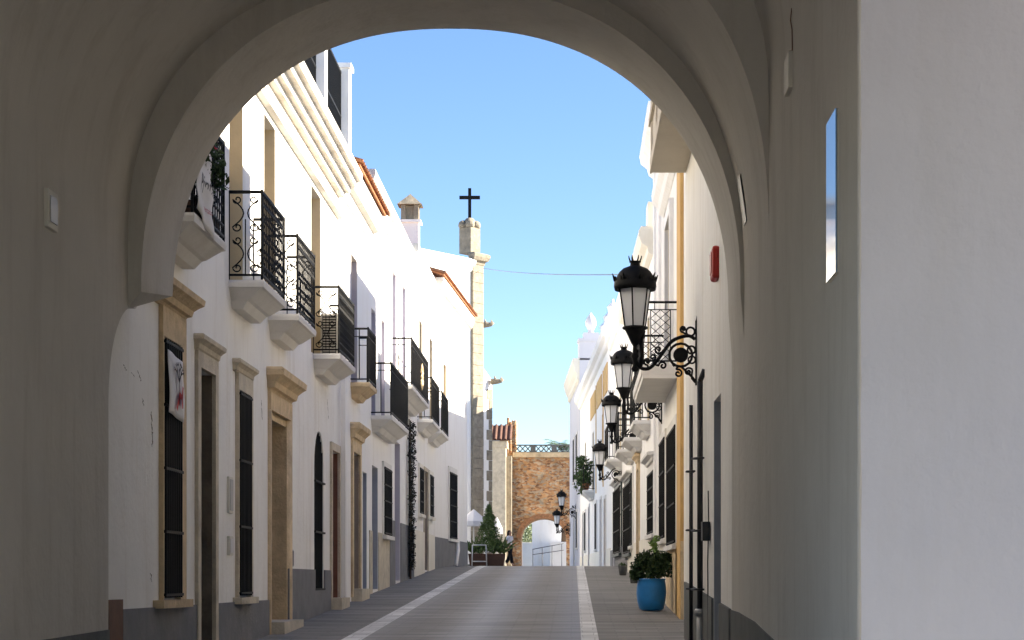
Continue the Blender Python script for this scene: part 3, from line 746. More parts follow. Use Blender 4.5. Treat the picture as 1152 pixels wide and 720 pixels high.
# letter boxes and plates
s0, zt = FL.at(255.5, 536); s1, zb = FL.at(260.5, 578)
wall_box('letter_box', 'tall pale intercom box with button between two left doorways', 'letter box', FL, s0 - .02, s1 - .06, zb, zt, .03, M['box'], M['metal'], .03)
s0, zt = FL.at(255.5, 603); s1, zb = FL.at(260.5, 625)
wall_box('letter_box', 'short pale letter box below the intercom on left facade', 'letter box', FL, s0 - .02, s1 - .06, zb, zt, .035, M['box'], M['cloth'], .03)
s0, zt = FL.at(324.5, 618); s1, zb = FL.at(328, 638)
wall_box('utility_cover', 'grey utility cover on white wall just above the grey plinth', 'cover', FL, s0, s1, zb, zt, .03, M['metal'], M['plinth'], .02)
# house 2 -----------------------------------------------------------
h2 = thing('tiled_house', (0, 0, 0), 'narrow white house on left with tiled eave and small stone balcony', 'house', 'white houses along the street')
E1 = rect(FL, 385.5, 389.5, 517, None); E2 = rect(FL, 396, 403.5, 508, None); E3 = rect(FL, 408, 412.5, 530, None); U5 = (35.8, 36.8, 3.6, 6.0)
facade(FL, h2, 33.902, 38.9, 7.3, [(*E1, .2), (*E2, .2), (*E3, .2), (*U5, .3)], M['white2'])
door(FL, h2, *E1, M['greydoor'], None, rev=.18, panels=(1, 3), label='slim blue-grey door'); door(FL, h2, *E2, M['taupe'], M['stone'], w=.2, hood=(.32, .2), rev=.18, label='taupe door under an ochre stone hood', step=.15); door(FL, h2, *E3, M['greydoor'], None, rev=.18, panels=(1, 3), label='blue-grey door near the house end')
bal_door(FL, h2, *U5, m_leaf=M['taupe'], m_rev=M['lav'])
balcony(FL, h2, 35.7, 37.1, .35, 3.62, 1.0, 'plain', M['stone'], thick=.28)
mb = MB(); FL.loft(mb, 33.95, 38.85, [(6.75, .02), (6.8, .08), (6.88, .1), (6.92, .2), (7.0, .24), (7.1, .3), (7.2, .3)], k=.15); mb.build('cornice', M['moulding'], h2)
eave_tiles(FL, h2, 34.0, 38.8, 7.24, .42, 1.6, 5)
mb = MB(); FL.box(mb, 33.98, 34.06, .03, .11, g(34), 7.0); mb.build('drainpipe', M['white2'], h2)
# house 3 -----------------------------------------------------------
h3 = thing('parapet_house', (0, 0, 0), 'tall white house on left with plain coping and long upper balcony', 'house', 'white houses along the street')
G1 = rect(FL, 418.5, 425, 523, None); G2 = rect(FL, 430, 438, 524, 602); G3 = rect(FL, 444, 450, 495, None)
V1 = (39.4, 40.2, 3.34, 5.5); V2 = (41.4, 42.2, 3.34, 5.56); V3 = (43.95, 44.9, 4.42, 7.0); V4 = (46.5, 47.4, 4.42, 7.06)
facade(FL, h3, 38.902, 49.8, 8.1, [(*G1, .2), (*G2, .16), (*G3, .2), (*V1, .2), (*V2, .2), (*V3, .22), (*V4, .22)], M['white2'])
door(FL, h3, *G1, M['greydoor'], None, rev=.18, label='grey panelled door'); window(FL, h3, *G2, m_frame=M['slab'], w=.1, label='black barred window with pale sill'); door(FL, h3, *G3, M['lav'], None, rev=.18, panels=(1, 3), label='tall lavender-grey door')
for V in (V1, V2, V3, V4): bal_door(FL, h3, *V, m_leaf=M['lav'], rev=.2, m_rev=M['lav'])
plinth(FL, h3, [(43.2, G3[0] - .05), (G3[1] + .05, 49.7)], lambda s: 1.35, M['plinth'])
plinth(FL, h3, [(38.95, G1[0] - .05), (G1[1] + .05, 43.15)], lambda s: 1.0, M['stone2'], o=.02)
balcony(FL, h3, 39.3, 43.3, .43, 3.32, 1.07, 'plain', step=.07)
balcony(FL, h3, 43.9, 49.0, .46, 4.39, 1.07, 'plain', step=.09)
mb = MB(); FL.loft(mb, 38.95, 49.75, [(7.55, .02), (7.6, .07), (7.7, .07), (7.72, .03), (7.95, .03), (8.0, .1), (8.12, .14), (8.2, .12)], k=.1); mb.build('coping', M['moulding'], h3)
root = thing('balcony_ornament', FL.p(46.6, .46, 4.85), 'terracotta sun face hung on rail of the long upper balcony', 'ornament')
mb = MB(); mb.lathe([(.0, 0), (.1, .03), (.17, .02), (.18, 0)], n=14); o = mb.build('face', M['stone'], root); o.rotation_euler = (0, PI / 2, 0)
mb = MB()
for k in range(12):
    a = 2 * PI * k / 12; mb.tube([(.01, .17 * math.cos(a), .17 * math.sin(a)), (.01, .32 * math.cos(a), .32 * math.sin(a))], .03, 5, r1=.006)
mb.build('ray', M['stone'], root)
root = thing('climbing_vine', FL.p(47.9, .05, g(48)), 'dry dark climbing vine on its trellis up the left wall beneath a balcony', 'vine')
mb = MB()
for i in range(34): foliage(mb, (.07 + .03 * math.sin(i * 3.1), .16 * math.sin(i * 1.9) , .3 + i * .105), (.08, .2, .1), 60, .034, i + 40, shell=.1)
mb.build('foliage', M['vine'], root)
mb = MB(); mb.tube([(.03, 0, 0), (.04, .06, 1.2), (.03, -.05, 2.4), (.03, .0, 3.7)], .03, 6, r1=.012)
mb.build('stem', M['bark'], root)
mb = MB()
for y in (-.22, .22): mb.box(.0, .03, y - .015, y + .015, .05, 3.9)
for i in range(8): mb.box(.031, .05, -.24, .24, .4 + i * .45, .43 + i * .45)
mb.build('trellis', M['iron'], root)
# house 4 -----------------------------------------------------------
h4 = thing('cream_house', (0, 0, 0), 'cream-plinthed house on left with two small balconies high up', 'house', 'white houses along the street')
K1 = rect(FL, 470.5, 474.5, 525, 578); K2 = rect(FL, 476.5, 480.5, 529, None); K3 = rect(FL, 482.2, 485.8, 533, 581); V5 = (51.6, 52.6, 4.2, 6.9); V6 = (55.4, 56.4, 4.2, 6.9)
facade(FL, h4, 49.802, 57.0, 8.5, [(*K1, .16), (*K2, .2), (*K3, .16), (*V5, .25), (*V6, .25)], M['white2'])
window(FL, h4, *K1, m_frame=M['cream'], w=.1, label='barred window left of the door'); window(FL, h4, *K3, m_frame=M['cream'], w=.1, label='barred window right of the door'); door(FL, h4, *K2, M['taupe'], M['stone2'], w=.1, rev=.18)
for V in (V5, V6): bal_door(FL, h4, *V, rev=.24)
plinth(FL, h4, [(49.85, K2[0] - .1), (K2[1] + .1, 56.95)], lambda s: 1.3, M['cream'], o=.04)
balcony(FL, h4, 50.9, 53.7, .41, 4.2, 1.1, 'plain'); balcony(FL, h4, 54.6, 57.4, .42, 4.19, 1.1, 'plain')
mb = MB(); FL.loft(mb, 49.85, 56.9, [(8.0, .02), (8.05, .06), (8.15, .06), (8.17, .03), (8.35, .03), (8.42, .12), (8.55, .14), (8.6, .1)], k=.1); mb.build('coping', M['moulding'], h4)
# chimney behind the parapets
mb = MB(); cx, cy = -5.05, 60.6
root = h4
mb.box(cx - .27, cx + .27, cy - .27, cy + .27, 8.0, 11.05); mb.box(cx - .34, cx + .34, cy - .34, cy + .34, 11.051, 11.13)
ch = mb.build('chimney', M['white2'], root)
mb = MB()
for sx in (-1, 1):
    for sy in (-1, 1): mb.box(cx + sx * .2 - .07, cx + sx * .2 + .07, cy + sy * .2 - .07, cy + sy * .2 + .07, 11.131, 11.6)
mb.box(cx - .17, cx + .17, cy - .17, cy + .17, 11.131, 11.58)
mb.add([(cx - .38, cy - .38, 11.601), (cx + .38, cy - .38, 11.601), (cx + .38, cy + .38, 11.601), (cx - .38, cy + .38, 11.601), (cx, cy, 11.98)], [(3, 2, 1, 0), (0, 1, 4), (1, 2, 4), (2, 3, 4), (3, 0, 4)])
mb.build('chimney_cap', M['granite'], ch)
# house 5, turned a little -------------------------------------------
F5 = Fr(-4.07, 57.0, .05, 1, -1)
h5 = thing('end_house', (0, 0, 0), 'last white house on left with terracotta eave and grey plinth', 'house', 'white houses along the street')
N1 = rect(F5, 504.5, 512.5, 530, 606)
V7 = F5.at(498.5, 390); V7 = (max(V7[0], .6), max(V7[0], .6) + .8, 4.3, 6.6)
L5 = F5.s(525.5)
facade(F5, h5, .002, L5, 8.9, [(*N1, .22), (*V7, .2)], M['white2'])
window(F5, h5, *N1, m_frame=M['slab'], w=.16, label='large black barred window')
bal_door(F5, h5, *V7, rev=.18, m_leaf=M['taupe'])
plinth(F5, h5, [(.02, L5 - .01)], lambda s: 1.28, M['plinth'])
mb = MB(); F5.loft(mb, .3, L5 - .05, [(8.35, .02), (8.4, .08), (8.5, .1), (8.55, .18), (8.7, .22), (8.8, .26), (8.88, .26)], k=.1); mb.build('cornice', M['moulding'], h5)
eave_tiles(F5, h5, .1, L5, 8.95, .35, 1.3, 4.5)
mb = MB(); q = F5.at(513, 612, .05)[0]; mb.tube([F5.p(q + .3, .06, 1.25), F5.p(q + .1, .1, .95), F5.p(q - .2, .07, g(62) + .02)], .07, 7); mb.build('drainpipe', M['white2'], h5)

# ------------------------------------------------------------------ right row of houses
R1 = Fr(1.45, 0, 0, 1, 1)
r1 = thing('overhang_house', (0, 0, 0), 'shaded white house beside the gate with overhanging upper storey', 'house', 'white houses along the street')
Q1 = rect(R1, 803, 811, 452, None); Q1 = (Q1[0], Q1[1], g(19.5), Q1[3])
facade(R1, r1, 17.9, 25.2, 8.0, [(*Q1, .3)], M['white'])
door(R1, r1, *Q1, M['greydoor'], None, rev=.2, panels=(1, 3), label='shaded grey door in the wall')
plinth(R1, r1, [(17.95, Q1[0] - .02), (Q1[1] + .02, 25.19)], lambda s: -.26 + .034 * (s - 18), M['plinth2'])
mb = MB(); R1.box(mb, 19.2, 25.18, 0.001, .44, 5.25, 8.0)
R1.box(mb, 19.15, 25.23, .441, .465, 5.25, 5.42); R1.box(mb, 19.15, 25.23, .441, .48, 5.85, 5.95)
for s in (19.4, 20.8, 22.2, 23.6, 25.0): R1.box(mb, s - .12, s + .12, .441, .46, 5.43, 5.84); R1.box(mb, s - .12, s + .12, .441, .46, 5.96, 7.9)
mb.build('overhang', M['beige'], r1)
mb = MB()                        # thick black downpipe and its grey foot
s_ = R1.s(786.5, .06); s2 = R1.s(780, .05)
mb.tube([R1.p(s_, .05, g(s_) + .5), R1.p(s_, .05, 2.2)], .033, 10); mb.tube([R1.p(s_, .05, 2.2), R1.p(s_, .0, 2.33)], .03, 10)
for z in (.55, 1.35, -.1): mb.tube([R1.p(s_ - .09, .01, z), R1.p(s_ - .06, .09, z), R1.p(s_ + .06, .14, z), R1.p(s_ + .08, .01, z)], .012, 5)
dp = mb.build('drainpipe', M['pipe'], r1)
mb = MB(); mb.tube([R1.p(s_, .05, g(s_) - .1), R1.p(s_, .05, g(s_) + .5)], .04, 10); mb.lathe([(.06, 0), (.065, .05), (.05, .07)], R1.p(s_, .05, g(s_) + .48), 10); mb.build('pipe_foot', M['metal'], dp)
mb = MB(); s3 = R1.s(797, .02); mb.tube([R1.p(s3, .02, g(s3)), R1.p(s3 + .04, .025, .2), R1.p(s3 - .03, .02, .6), R1.p(s3 + .03, .02, .95)], .008, 5); mb.build('cable', M['pipe'], r1)
mb = MB(); R1.box(mb, s3 - .1, s3 + .12, .01, .09, .42, .62); mb.build('junction_box', M['pipe'], r1)
s0, zt = R1.at(810, 276); s1, zb = R1.at(803, 322)
wall_box('alarm_box', 'red rounded alarm box high on shaded wall beyond the arch', 'alarm', R1, s0 + .1, s0 + .42, zb - .03, zt + .02, .07, M['red'], M['red'], .06, bev=.03)
# house 2 right
R2 = Fr(1.68, 0, 0, 1, 1)
r2 = thing('ochre_trim_house', (0, 0, 0), 'tall house on right with ochre pilaster and lattice balcony', 'house', 'white houses along the street')
T1 = rect(R2, 763, 753.5, 476, 612); T2 = rect(R2, 750.5, 745, 490, 606); T3 = (33.0, 34.6, 3.5, 6.2)
facade(R2, r2, 25.202, 36.2, 7.1, [(*T1, .14), (*T3, .2)], M['white'])
facade(R2, r2, 36.202, 41.0, 8.9, [(*T2, .14)] if T2[0] > 36.3 else [], M['white'])
window(R2, r2, *T1, m_frame=M['slab'], w=.14, step=.22, m_pane=M['dark'], label='long barred window nearest the blue pot', horiz=3)
window(R2, r2, *T2, m_frame=M['slab'], w=.12, step=.22, label='second barred window', horiz=3)
bal_door(R2, r2, *T3, rev=.18)
mb = MB(); surround(R2, mb, *T3, w=.22, o=.07); mb.build('balcony_surround', M['white2'], r2)
mb = MB(); R2.box(mb, 29.75, 30.75, -.02, .055, -3, 6.7); mb.build('pilaster', M['ochre'], r2)
mb = MB(); R2.box(mb, T1[0] - .1, 29.74, -.02, .05, -3, .60); R2.box(mb, 30.76, T1[1] + .3, -.02, .05, -3, .52); mb.build('apron', M['stone'], r2)
mb = MB(); R2.box(mb, T1[1] + .31, 40.9, -.02, .035, -3, .75); mb.build('plinth', M['cream'], r2)
mb = MB(); R2.loft(mb, 31.6 + .1, 36.0 - .1, [(3.27, .55), (3.33, .56), (3.34, .58), (3.48, .585), (3.49, .57)], k=.15); sl = mb.build('balcony', M['slab'], r2); sl['label'] = 'long balcony with lattice side panel'
railing(R2, sl, 31.6, 36.0, .58, 3.49, 4.52, 'lattice', step=.13)
mb = MB(); R2.loft(mb, 25.3, 36.1, [(6.7, .02), (6.76, .1), (6.86, .14), (6.95, .22), (7.1, .24), (7.14, .2)], k=.1); R2.loft(mb, 36.4, 40.9, [(8.4, .02), (8.46, .1), (8.6, .14), (8.7, .26), (8.85, .3), (8.92, .28)], k=.1); mb.build('cornice', M['white2'], r2)
mb = MB(); sp = R1.s(776, .06); zt = R1.at(776, 464)[1]
mb.tube([R1.p(sp, .045, g(sp)), R1.p(sp, .045, zt)], .024, 10)
for z in (-.1, .6, 1.3): mb.tube([R1.p(sp - .1, .0, z), R1.p(sp - .06, .1, z), R1.p(sp + .08, .1, z), R1.p(sp + .1, 0, z)], .012, 5)
mb.build('drainpipe', M['pipe'], r1)
mb = MB(); s4 = 39.5
for s4 in (37.6, 39.8): R2.box(mb, s4 - .2, s4 + .2, -.02, .05, .76, 8.39)
mb.build('pilaster', M['white2'], r2)
# house 3 right (41-55) and 4 (55-66) and 5 (66-92)
def seg(p, q): return Fr(p[0], p[1], q[0] - p[0], q[1] - p[1], 1), math.hypot(q[0] - p[0], q[1] - p[1])
R3, l3 = seg((1.68, 41.002), (1.52, 54.0)); R4, l4 = seg((1.52, 54.002), (1.27, 66.0)); R5, l5 = seg((1.27, 66.002), (.33, 92.0))
r3 = thing('cornice_house', (0, 0, 0), 'white house on right, middle of the row, with three slab balconies', 'house', 'white houses along the street')
X1 = rect(R3, 738, 731, 527, 600); X2 = (6.2, 7.2, g(48) + .1, 2.7); X3 = (9.6, 10.6, .9, 2.8); Y_ = [(1.6, 2.6, 3.45, 5.8), (5.6, 6.6, 3.4, 5.8), (9.9, 10.9, 3.4, 5.8)]
facade(R3, r3, 0, l3, 7.4, [(*X1, .15), (*X2, .2), (*X3, .15), *[(*y, .2) for y in Y_]], M['white2'])
window(R3, r3, *X1, m_frame=M['slab'], w=.14, m_pane=M['reflectglass'], step=.3, hood=(.2, .2), label='tall glazed window in projecting frame'); door(R3, r3, *X2, M['darkwood'], M['stone'], w=.16, hood=(.2, .14), rev=.18); window(R3, r3, *X3, m_frame=M['slab'], w=.14)
for y in Y_: bal_door(R3, r3, *y, rev=.18)
for (a, b, p_, z) in ((1.1, 3.2, .38, 3.45), (5.1, 7.1, .42, 3.38), (9.3, 11.5, .43, 3.38)): balcony(R3, r3, a, b, p_, z, .95, 'plain', thick=.3)
plinth(R3, r3, [(.02, X2[0] - .2), (X2[1] + .2, l3 - .02)], lambda s: .95, M['cream'])
mb = MB(); R3.loft(mb, .15, l3 - .1, [(6.85, .02), (6.9, .1), (7.02, .12), (7.1, .24), (7.25, .3), (7.36, .3), (7.45, .26)], k=.1); mb.build('cornice', M['cream'], r3)
mb = MB(); R3.box(mb, .3, 1.1, -1.0, .1, 7.401, 8.0); mb.build('parapet_pier', M['cream'], r3)
r4 = thing('shop_house', (0, 0, 0), 'white house on right whose two green-framed windows stand above grey pots', 'house', 'white houses along the street')
Z1 = rect(R4, 712, 704, 540, 622); Z2 = rect(R4, 700, 692.5, 545, 622); Z3 = (4.4, 5.4, 3.6, 6.0); Z4 = (9.0, 9.9, g(64), 2.9)
facade(R4, r4, 0, l4, 8.1, [(*Z1, .15), (*Z2, .15), (*Z3, .2), (*Z4, .2)], M['white2'])
for Zw, lb in ((Z1, 'nearer green-framed window'), (Z2, 'farther green-framed window')):
    w_ = window(R4, r4, *Zw, m_frame=M['green'], w=.09, m_pane=M['reflectglass'], hood=(.16, .2, M['slab']), label=lb, bars=False)
    grille(R4, w_, *Zw, o=.08, horiz=3, step=.3)
bal_door(R4, r4, *Z3, rev=.18); balcony(R4, r4, 3.7, 6.1, .45, 3.6, 1.0, 'plain', thick=.34); door(R4, r4, *Z4, M['lav'], None, rev=.18)
plinth(R4, r4, [(.02, Z4[0] - .1), (Z4[1] + .1, l4 - .02)], lambda s: 1.0, M['plinth'])
mb = MB(); R4.loft(mb, .1, l4 - .1, [(7.7, .02), (7.75, .08), (7.9, .1), (7.96, .18), (8.1, .22), (8.16, .2)], k=.1); mb.build('cornice', M['white2'], r4)
r5 = thing('balustrade_house', (0, 0, 0), 'far right white house with ochre panels, roof vases and plant balcony', 'house', 'white houses along the street')
hs = [(3.0, 4.0, g(69), 2.9), (6.0, 7.0, g(72), 3.0), (9.6, 10.6, 1.2, 3.0), (12.5, 13.5, 3.6, 6.0), (16, 17, g(80), 3.1), (19.5, 20.4, 1.3, 3.0), (22, 23, g(88), 3.0), (5, 6, 3.6, 6.1), (20, 21, 3.7, 6.1)]
facade(R5, r5, 0, l5, 8.6, [(*h, .2) for h in hs], M['white2'])
for i, h in enumerate(hs):
    if i in (2, 5): window(R5, r5, *h, m_frame=M['slab'], w=.12)
    elif i in (3, 7, 8): bal_door(R5, r5, *h, rev=.18)
    else: door(R5, r5, *h, (M['redwood'], M['lav'], M['taupe'], M['greydoor'])[i % 4], M['slab'], w=.12, rev=.18)
sl = balcony(R5, r5, 11.8, 14.4, .45, 3.6, 1.0, 'plain', thick=.36, label='balcony crowded with plants')
plinth(R5, r5, [(.02, 2.8), (7.2, 15.8), (17.2, 21.8), (23.2, l5 - .02)], lambda s: 1.1, M['cream'])
mb = MB()
for (a, b, z0, z1) in ((2.0, 4.2, 6.6, 7.6), (4.8, 5.0, 3.4, 7.6), (6.0, 9.5, 6.6, 7.6), (11.0, 15.0, 6.6, 7.5), (10.2, 10.4, 3.4, 7.6)): R5.box(mb, a, b, -.02, .03, z0, z1)
mb.build('trim_panel', M['ochre'], r5)
mb = MB(); R5.loft(mb, .1, l5 - .1, [(8.0, .02), (8.06, .1), (8.2, .14), (8.3, .26), (8.5, .3), (8.62, .26)], k=.1); mb.build('cornice', M['white2'], r5)
for i in range(3):
    s = .6 + i * 2.6; mb = MB(); c = R5.p(s, -.1, 8.61)
    mb.box(c[0] - .18, c[0] + .18, c[1] - .18, c[1] + .18, 8.6, 8.95); mb.lathe([(.1, .35), (.06, .42), (.17, .6), (.2, .72), (.12, .8), (.05, .86), (.03, .98)], (c[0], c[1], 8.6), 12); mb.build('roof_vase', M['white2'], r5)
root = thing('balcony_plants', R5.p(13.0, .3, 3.62), 'bushy green pot plants crowding the far right balcony', 'plant')
mb = MB()
for i, (dx, dy, dz, r) in enumerate(((-.1, -.7, .5, .4), (0, -.2, .9, .45), (-.15, .3, .6, .42), (-.05, .8, .5, .38), (-.2, -.5, 1.15, .25), (-.15, 0, .25, .4))): foliage(mb, (dx, dy, dz), (r * .8, r, r), 130, .09, 70 + i, shell=.2)
mb.build('foliage', M['leaf'], root)
mb = MB()
for dy in (-.6, 0, .6): mb.lathe([(.1, 0), (.15, .26), (.16, .27)], (0, dy, 0), 10)
mb.build('pot', M['tile'], root)
# tower house closing the right row
R6, l6 = seg((.30, 94.0), (-.20, 106.0))
r6 = thing('finial_house', (0, 0, 0), 'tall pale house at the street end with a ball finial on its corner', 'house', 'white houses along the street')
hs = [(2.0, 3.0, 1.6, 3.4), (5.5, 6.4, g(100), 3.2), (2.0, 3.0, 5, 7.2), (5.5, 6.5, 5, 7.2)]
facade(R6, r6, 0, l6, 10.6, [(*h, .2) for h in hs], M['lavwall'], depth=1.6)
for i, h in enumerate(hs):
    if i == 1: door(R6, r6, *h, M['darkwood'], M['slab'], w=.12, rev=.18)
    else: window(R6, r6, *h, m_frame=M['slab'], w=.12)
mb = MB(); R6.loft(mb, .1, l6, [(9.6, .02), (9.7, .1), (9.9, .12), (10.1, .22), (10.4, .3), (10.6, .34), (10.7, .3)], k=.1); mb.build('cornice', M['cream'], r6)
mb = MB(); R6.box(mb, .05, 1.2, -1.15, .02, 10.701, 11.5); R6.box(mb, .0, 1.25, -1.2, .06, 11.501, 11.65); R6.box(mb, .25, 1.0, -.95, -.2, 11.651, 11.95)
c = R6.p(.6, -.57, 11.95); mb.lathe([(.2, 0), (.12, .1), (.16, .2), (.26, .4), (.27, .55), (.2, .75), (.08, .9), (.03, 1.0)], c, 14); mb.build('finial', M['lavwall'], r6)
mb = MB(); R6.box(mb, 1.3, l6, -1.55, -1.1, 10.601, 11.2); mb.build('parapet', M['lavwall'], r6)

# ------------------------------------------------------------------ street lamps
def make_lamp():
    root = thing('street_lamp', (0, 0, 0), 'nearest black wall lantern on scrolled iron bracket', 'street lamp', 'wall lanterns along the right side')
    # local: wall at x=0, street towards -x, z relative to bracket middle
    def P(o, z): return (-o, 0, z)
    mb = MB()
    mb.box(-.02, .012, -.02, .02, -.36, .40); mb.tube([P(.0, .40), P(-.0, .46)], .014, 6, r1=.002)
    arm = [P(.02, .18), P(.09, .22), P(.19, .205), P(.29, .16), P(.36, .08), P(.43, -.02), P(.50, -.11), P(.57, -.165), P(.65, -.16), P(.70, -.10), P(.715, -.02), P(.70, .06)]
    def smooth(pts, k=3):
        out = []
        for i in range(len(pts) - 1):
            p0, p1, p2, p3 = [Vector(pts[max(0, min(len(pts) - 1, j))]) for j in (i - 1, i, i + 1, i + 2)]
            for q in range(k):
                t = q / k; out.append(.5 * ((2 * p1) + (p2 - p0) * t + (2 * p0 - 5 * p1 + 4 * p2 - p3) * t * t + (3 * p1 - p0 - 3 * p2 + p3) * t ** 3))
        return out + [Vector(pts[-1])]
    mb.tube(smooth(arm), .021, 8)
    ring = lambda o, z, r, w: mb.tube([P(o + r * math.cos(2 * PI * k / 16), z + r * math.sin(2 * PI * k / 16)) for k in range(16)], w, 6, closed=True)
    ring(.19, -.005, .135, .017); ring(.065, .055, .045, .013); ring(.06, -.06, .042, .012); ring(.075, .27, .05, .014)
    def curl(o, z, r, a0, sg, turns=1.3, w=.013, tail=None):
        pts = [P(a, b) for a, b in spiral(o, z, r, turns, a0, sg)]
        if tail: pts = [P(*t) for t in tail] + pts
        mb.tube(smooth(pts, 2), w, 6)
    curl(.22, -.22, .05, PI * .4, 1, tail=((.2, -.13), (.24, -.16)))
    curl(.10, -.2, .05, PI * .9, -1, tail=((.0, -.34), (.06, -.28)))
    mb.tube(smooth([P(.0, -.34), P(.05, -.27), P(.12, -.2), P(.19, -.135)]), .016, 6)
    curl(.16, .30, .04, -PI * .5, 1, tail=((.1, .22), (.13, .24)))
    curl(.45, .06, .055, PI, 1, tail=((.36, .08), (.39, .03)))
    curl(.40, -.13, .05, 0, 1, tail=((.5, -.11),))
    curl(.58, -.08, .045, -PI / 2, 1, tail=((.57, -.165),))
    curl(.52, -.03, .04, -PI / 2, -1, tail=((.50, -.11),))
    for o, z in ((.165, .30), (.29, .16), (.43, -.02), (.27, -.12)): mb.lathe([(.002, -.025), (.025, 0), (.002, .025)], P(o, z), 8)
    mb.build('bracket', M['iron'], root)
    mb = MB(); ang = [(P(.19 + .088 * math.cos(2 * PI * k / 20), -.005 + .088 * math.sin(2 * PI * k / 20))) for k in range(20)]
    mb.add([(x, -.012, z) for x, _, z in ang] + [(x, .012, z) for x, _, z in ang], [tuple(range(20)), tuple(reversed(range(20, 40)))] + [(k, (k + 1) % 20, 20 + (k + 1) % 20, 20 + k) for k in range(20)])
    mb.build('medallion', M['iron'], root)
    lx = -.725; rot = .30; N = 6
    # stem and cup
    mb = MB()
    mb.lathe([(.03, -.2), (.045, -.17), (.022, -.12), (.03, -.05), (.05, -.02), (.03, .02), (.025, .1), (.05, .14), (.085, .22), (.12, .29), (.15, .30), (.15, .325), (.12, .33)], (lx, 0, 0), 12)
    mb.tube([(lx + .06, 0, -.16), (lx + .085, 0, -.02), (lx + .07, 0, .12), (lx + .1, 0, .28)], .024, 7)
    rt, rb, zt, zb = .19, .125, .775, .32
    vt = [(lx + rt * math.cos(rot + k * PI / 3), rt * math.sin(rot + k * PI / 3), zt) for k in range(N)]; vb = [(lx + rb * math.cos(rot + k * PI / 3), rb * math.sin(rot + k * PI / 3), zb) for k in range(N)]
    for k in range(N): mb.tube([vb[k], vt[k]], .0095, 5)
    mb.tube(vb, .014, 6, closed=True); mb.tube(vt, .014, 6, closed=True)
    lan = mb.build('lantern', M['iron'], root)
    mb = MB(); s_ = .975
    G = lambda v: (lx + (v[0] - lx) * s_, v[1] * s_, v[2])
    mb.add([G(v) for v in vb] + [G(v) for v in vt], [(k, (k + 1) % N, N + (k + 1) % N, N + k) for k in range(N)] + [tuple(reversed(range(N)))])
    mb.build('lamp_glass', M['glass_lamp'], lan)
    mb = MB()
    mb.lathe([(.205, .77), (.24, .755), (.25, .80), (.245, .86), (.225, .885), (.215, .92), (.185, .97), (.14, 1.01), (.075, 1.035), (.06, 1.04), (.055, 1.075), (.07, 1.085), (.07, 1.095), (.04, 1.10)], (lx, 0, 0), 24)
    for k in range(8):
        a = 2 * PI * k / 8 + .2; c, s2 = math.cos(a), math.sin(a)
        mb.tube([(lx + .235 * c, .235 * s2, .86), (lx + .26 * c, .26 * s2, .91), (lx + .275 * c, .275 * s2, .945)], .02, 5, r1=.004)
        for d in (-.16, .16):
            c2, s3 = math.cos(a + d), math.sin(a + d); mb.tube([(lx + .24 * c2, .24 * s3, .86), (lx + .26 * c2, .26 * s3, .905)], .013, 4, r1=.004)
    for k in range(6):
        a = 2 * PI * k / 6; c, s2 = math.cos(a), math.sin(a); mb.tube([(lx + .05 * c, .05 * s2, 1.08), (lx + .07 * c, .07 * s2, 1.13), (lx + .075 * c, .075 * s2, 1.16)], .012, 5, r1=.005)
    mb.build('lamp_crown', M['iron'], lan)
    return root
lamp = make_lamp()
lamp.location = R1.p(22.95, 0, 2.65)
lab = ['second nearest black wall lantern, just below the first', 'third black wall lantern along the right facades', 'fourth black wall lantern, small beside dark balconies', 'far black wall lantern in front of the brick gate, upper of two', 'farthest black wall lantern, lower of two before the brick gate']
Rx = {'2': R2}
for i, (F, Y, z, sc) in enumerate(((R2, 37.0, 3.32, 1), (R3, 47 - 41, 3.47, .95), (R4, 58 - 54, 3.14, .9), (R6, 98 - 94, 3.42, 1), (R6, 105 - 94, 2.72, 1))):
    c = copy_tree(lamp); c.location = F.p(Y, 0, z); c.scale = (sc,) * 3
    c.rotation_euler = (0, 0, math.atan2(-F.ny, -F.nx)); c['label'] = lab[i]; c.rotation_euler.x = (.012, -.015, .01, -.008, .014)[i]

# ------------------------------------------------------------------ church
tx, ty = .6, .8
FC = Fr(-4.62, 95.0, tx, ty, -1)        # facade turned towards the street; n = (.8, -.6)
chu = thing('church', (0, 0, 0), 'white church with granite corner pier and iron cross above the left roofs', 'church')
facade(FC, chu, -14, .0, 15.4, [], M['white2'], depth=12, z0=-1)
mb = MB(); FC.loft(mb, -14, -.5, [(14.9, .02), (15.0, .1), (15.15, .12), (15.25, .25), (15.4, .3), (15.5, .25)], k=0); mb.build('cornice', M['white2'], chu)
mb = MB()
z = -1
i = 0
while z < 15.2:
    hgt = .42 + .08 * ((i * 7) % 3); FC.box(mb, -.55, .25, -.6, .14 + .006 * (i % 2), z + .008, min(z + hgt, 15.3)); z += hgt; i += 1
pier = mb.build('corner_pier', M['granite'], chu, bevel=.015)
mb = MB()
FC.loft(mb, -.5, .2, [(15.3, .16), (15.45, .2), (15.5, .32), (15.65, .4), (15.78, .42), (15.85, .3)], k=.6); mb.build('pier_cap', M['granite'], pier)
mb = MB(); FC.box(mb, -.62, .12, -.7, .04, 15.851, 17.1)
for (ds, do) in ((-.5, -.55), (-.02, -.12), (-.5, -.1), (-.02, -.55)):
    c = FC.p(ds, do, 17.1); mb.lathe([(.2, 0), (.24, .12), (.2, .28), (.06, .38)], c, 8)
mb.lathe([(.3, 0), (.3, .35), (.16, .5)], FC.p(-.25, -.33, 17.1), 8)
mb.build('pinnacle', M['granite'], chu, bevel=.03)
mb = MB(); c = FC.p(-.25, -.33, 17.6)
mb.box(c[0] - .075, c[0] + .075, c[1] - .06, c[1] + .06, 17.45, 19.05); mb.box(c[0] - .5, c[0] - .076, c[1] - .06, c[1] + .06, 18.52, 18.68); mb.box(c[0] + .076, c[0] + .5, c[1] - .06, c[1] + .06, 18.52, 18.68)
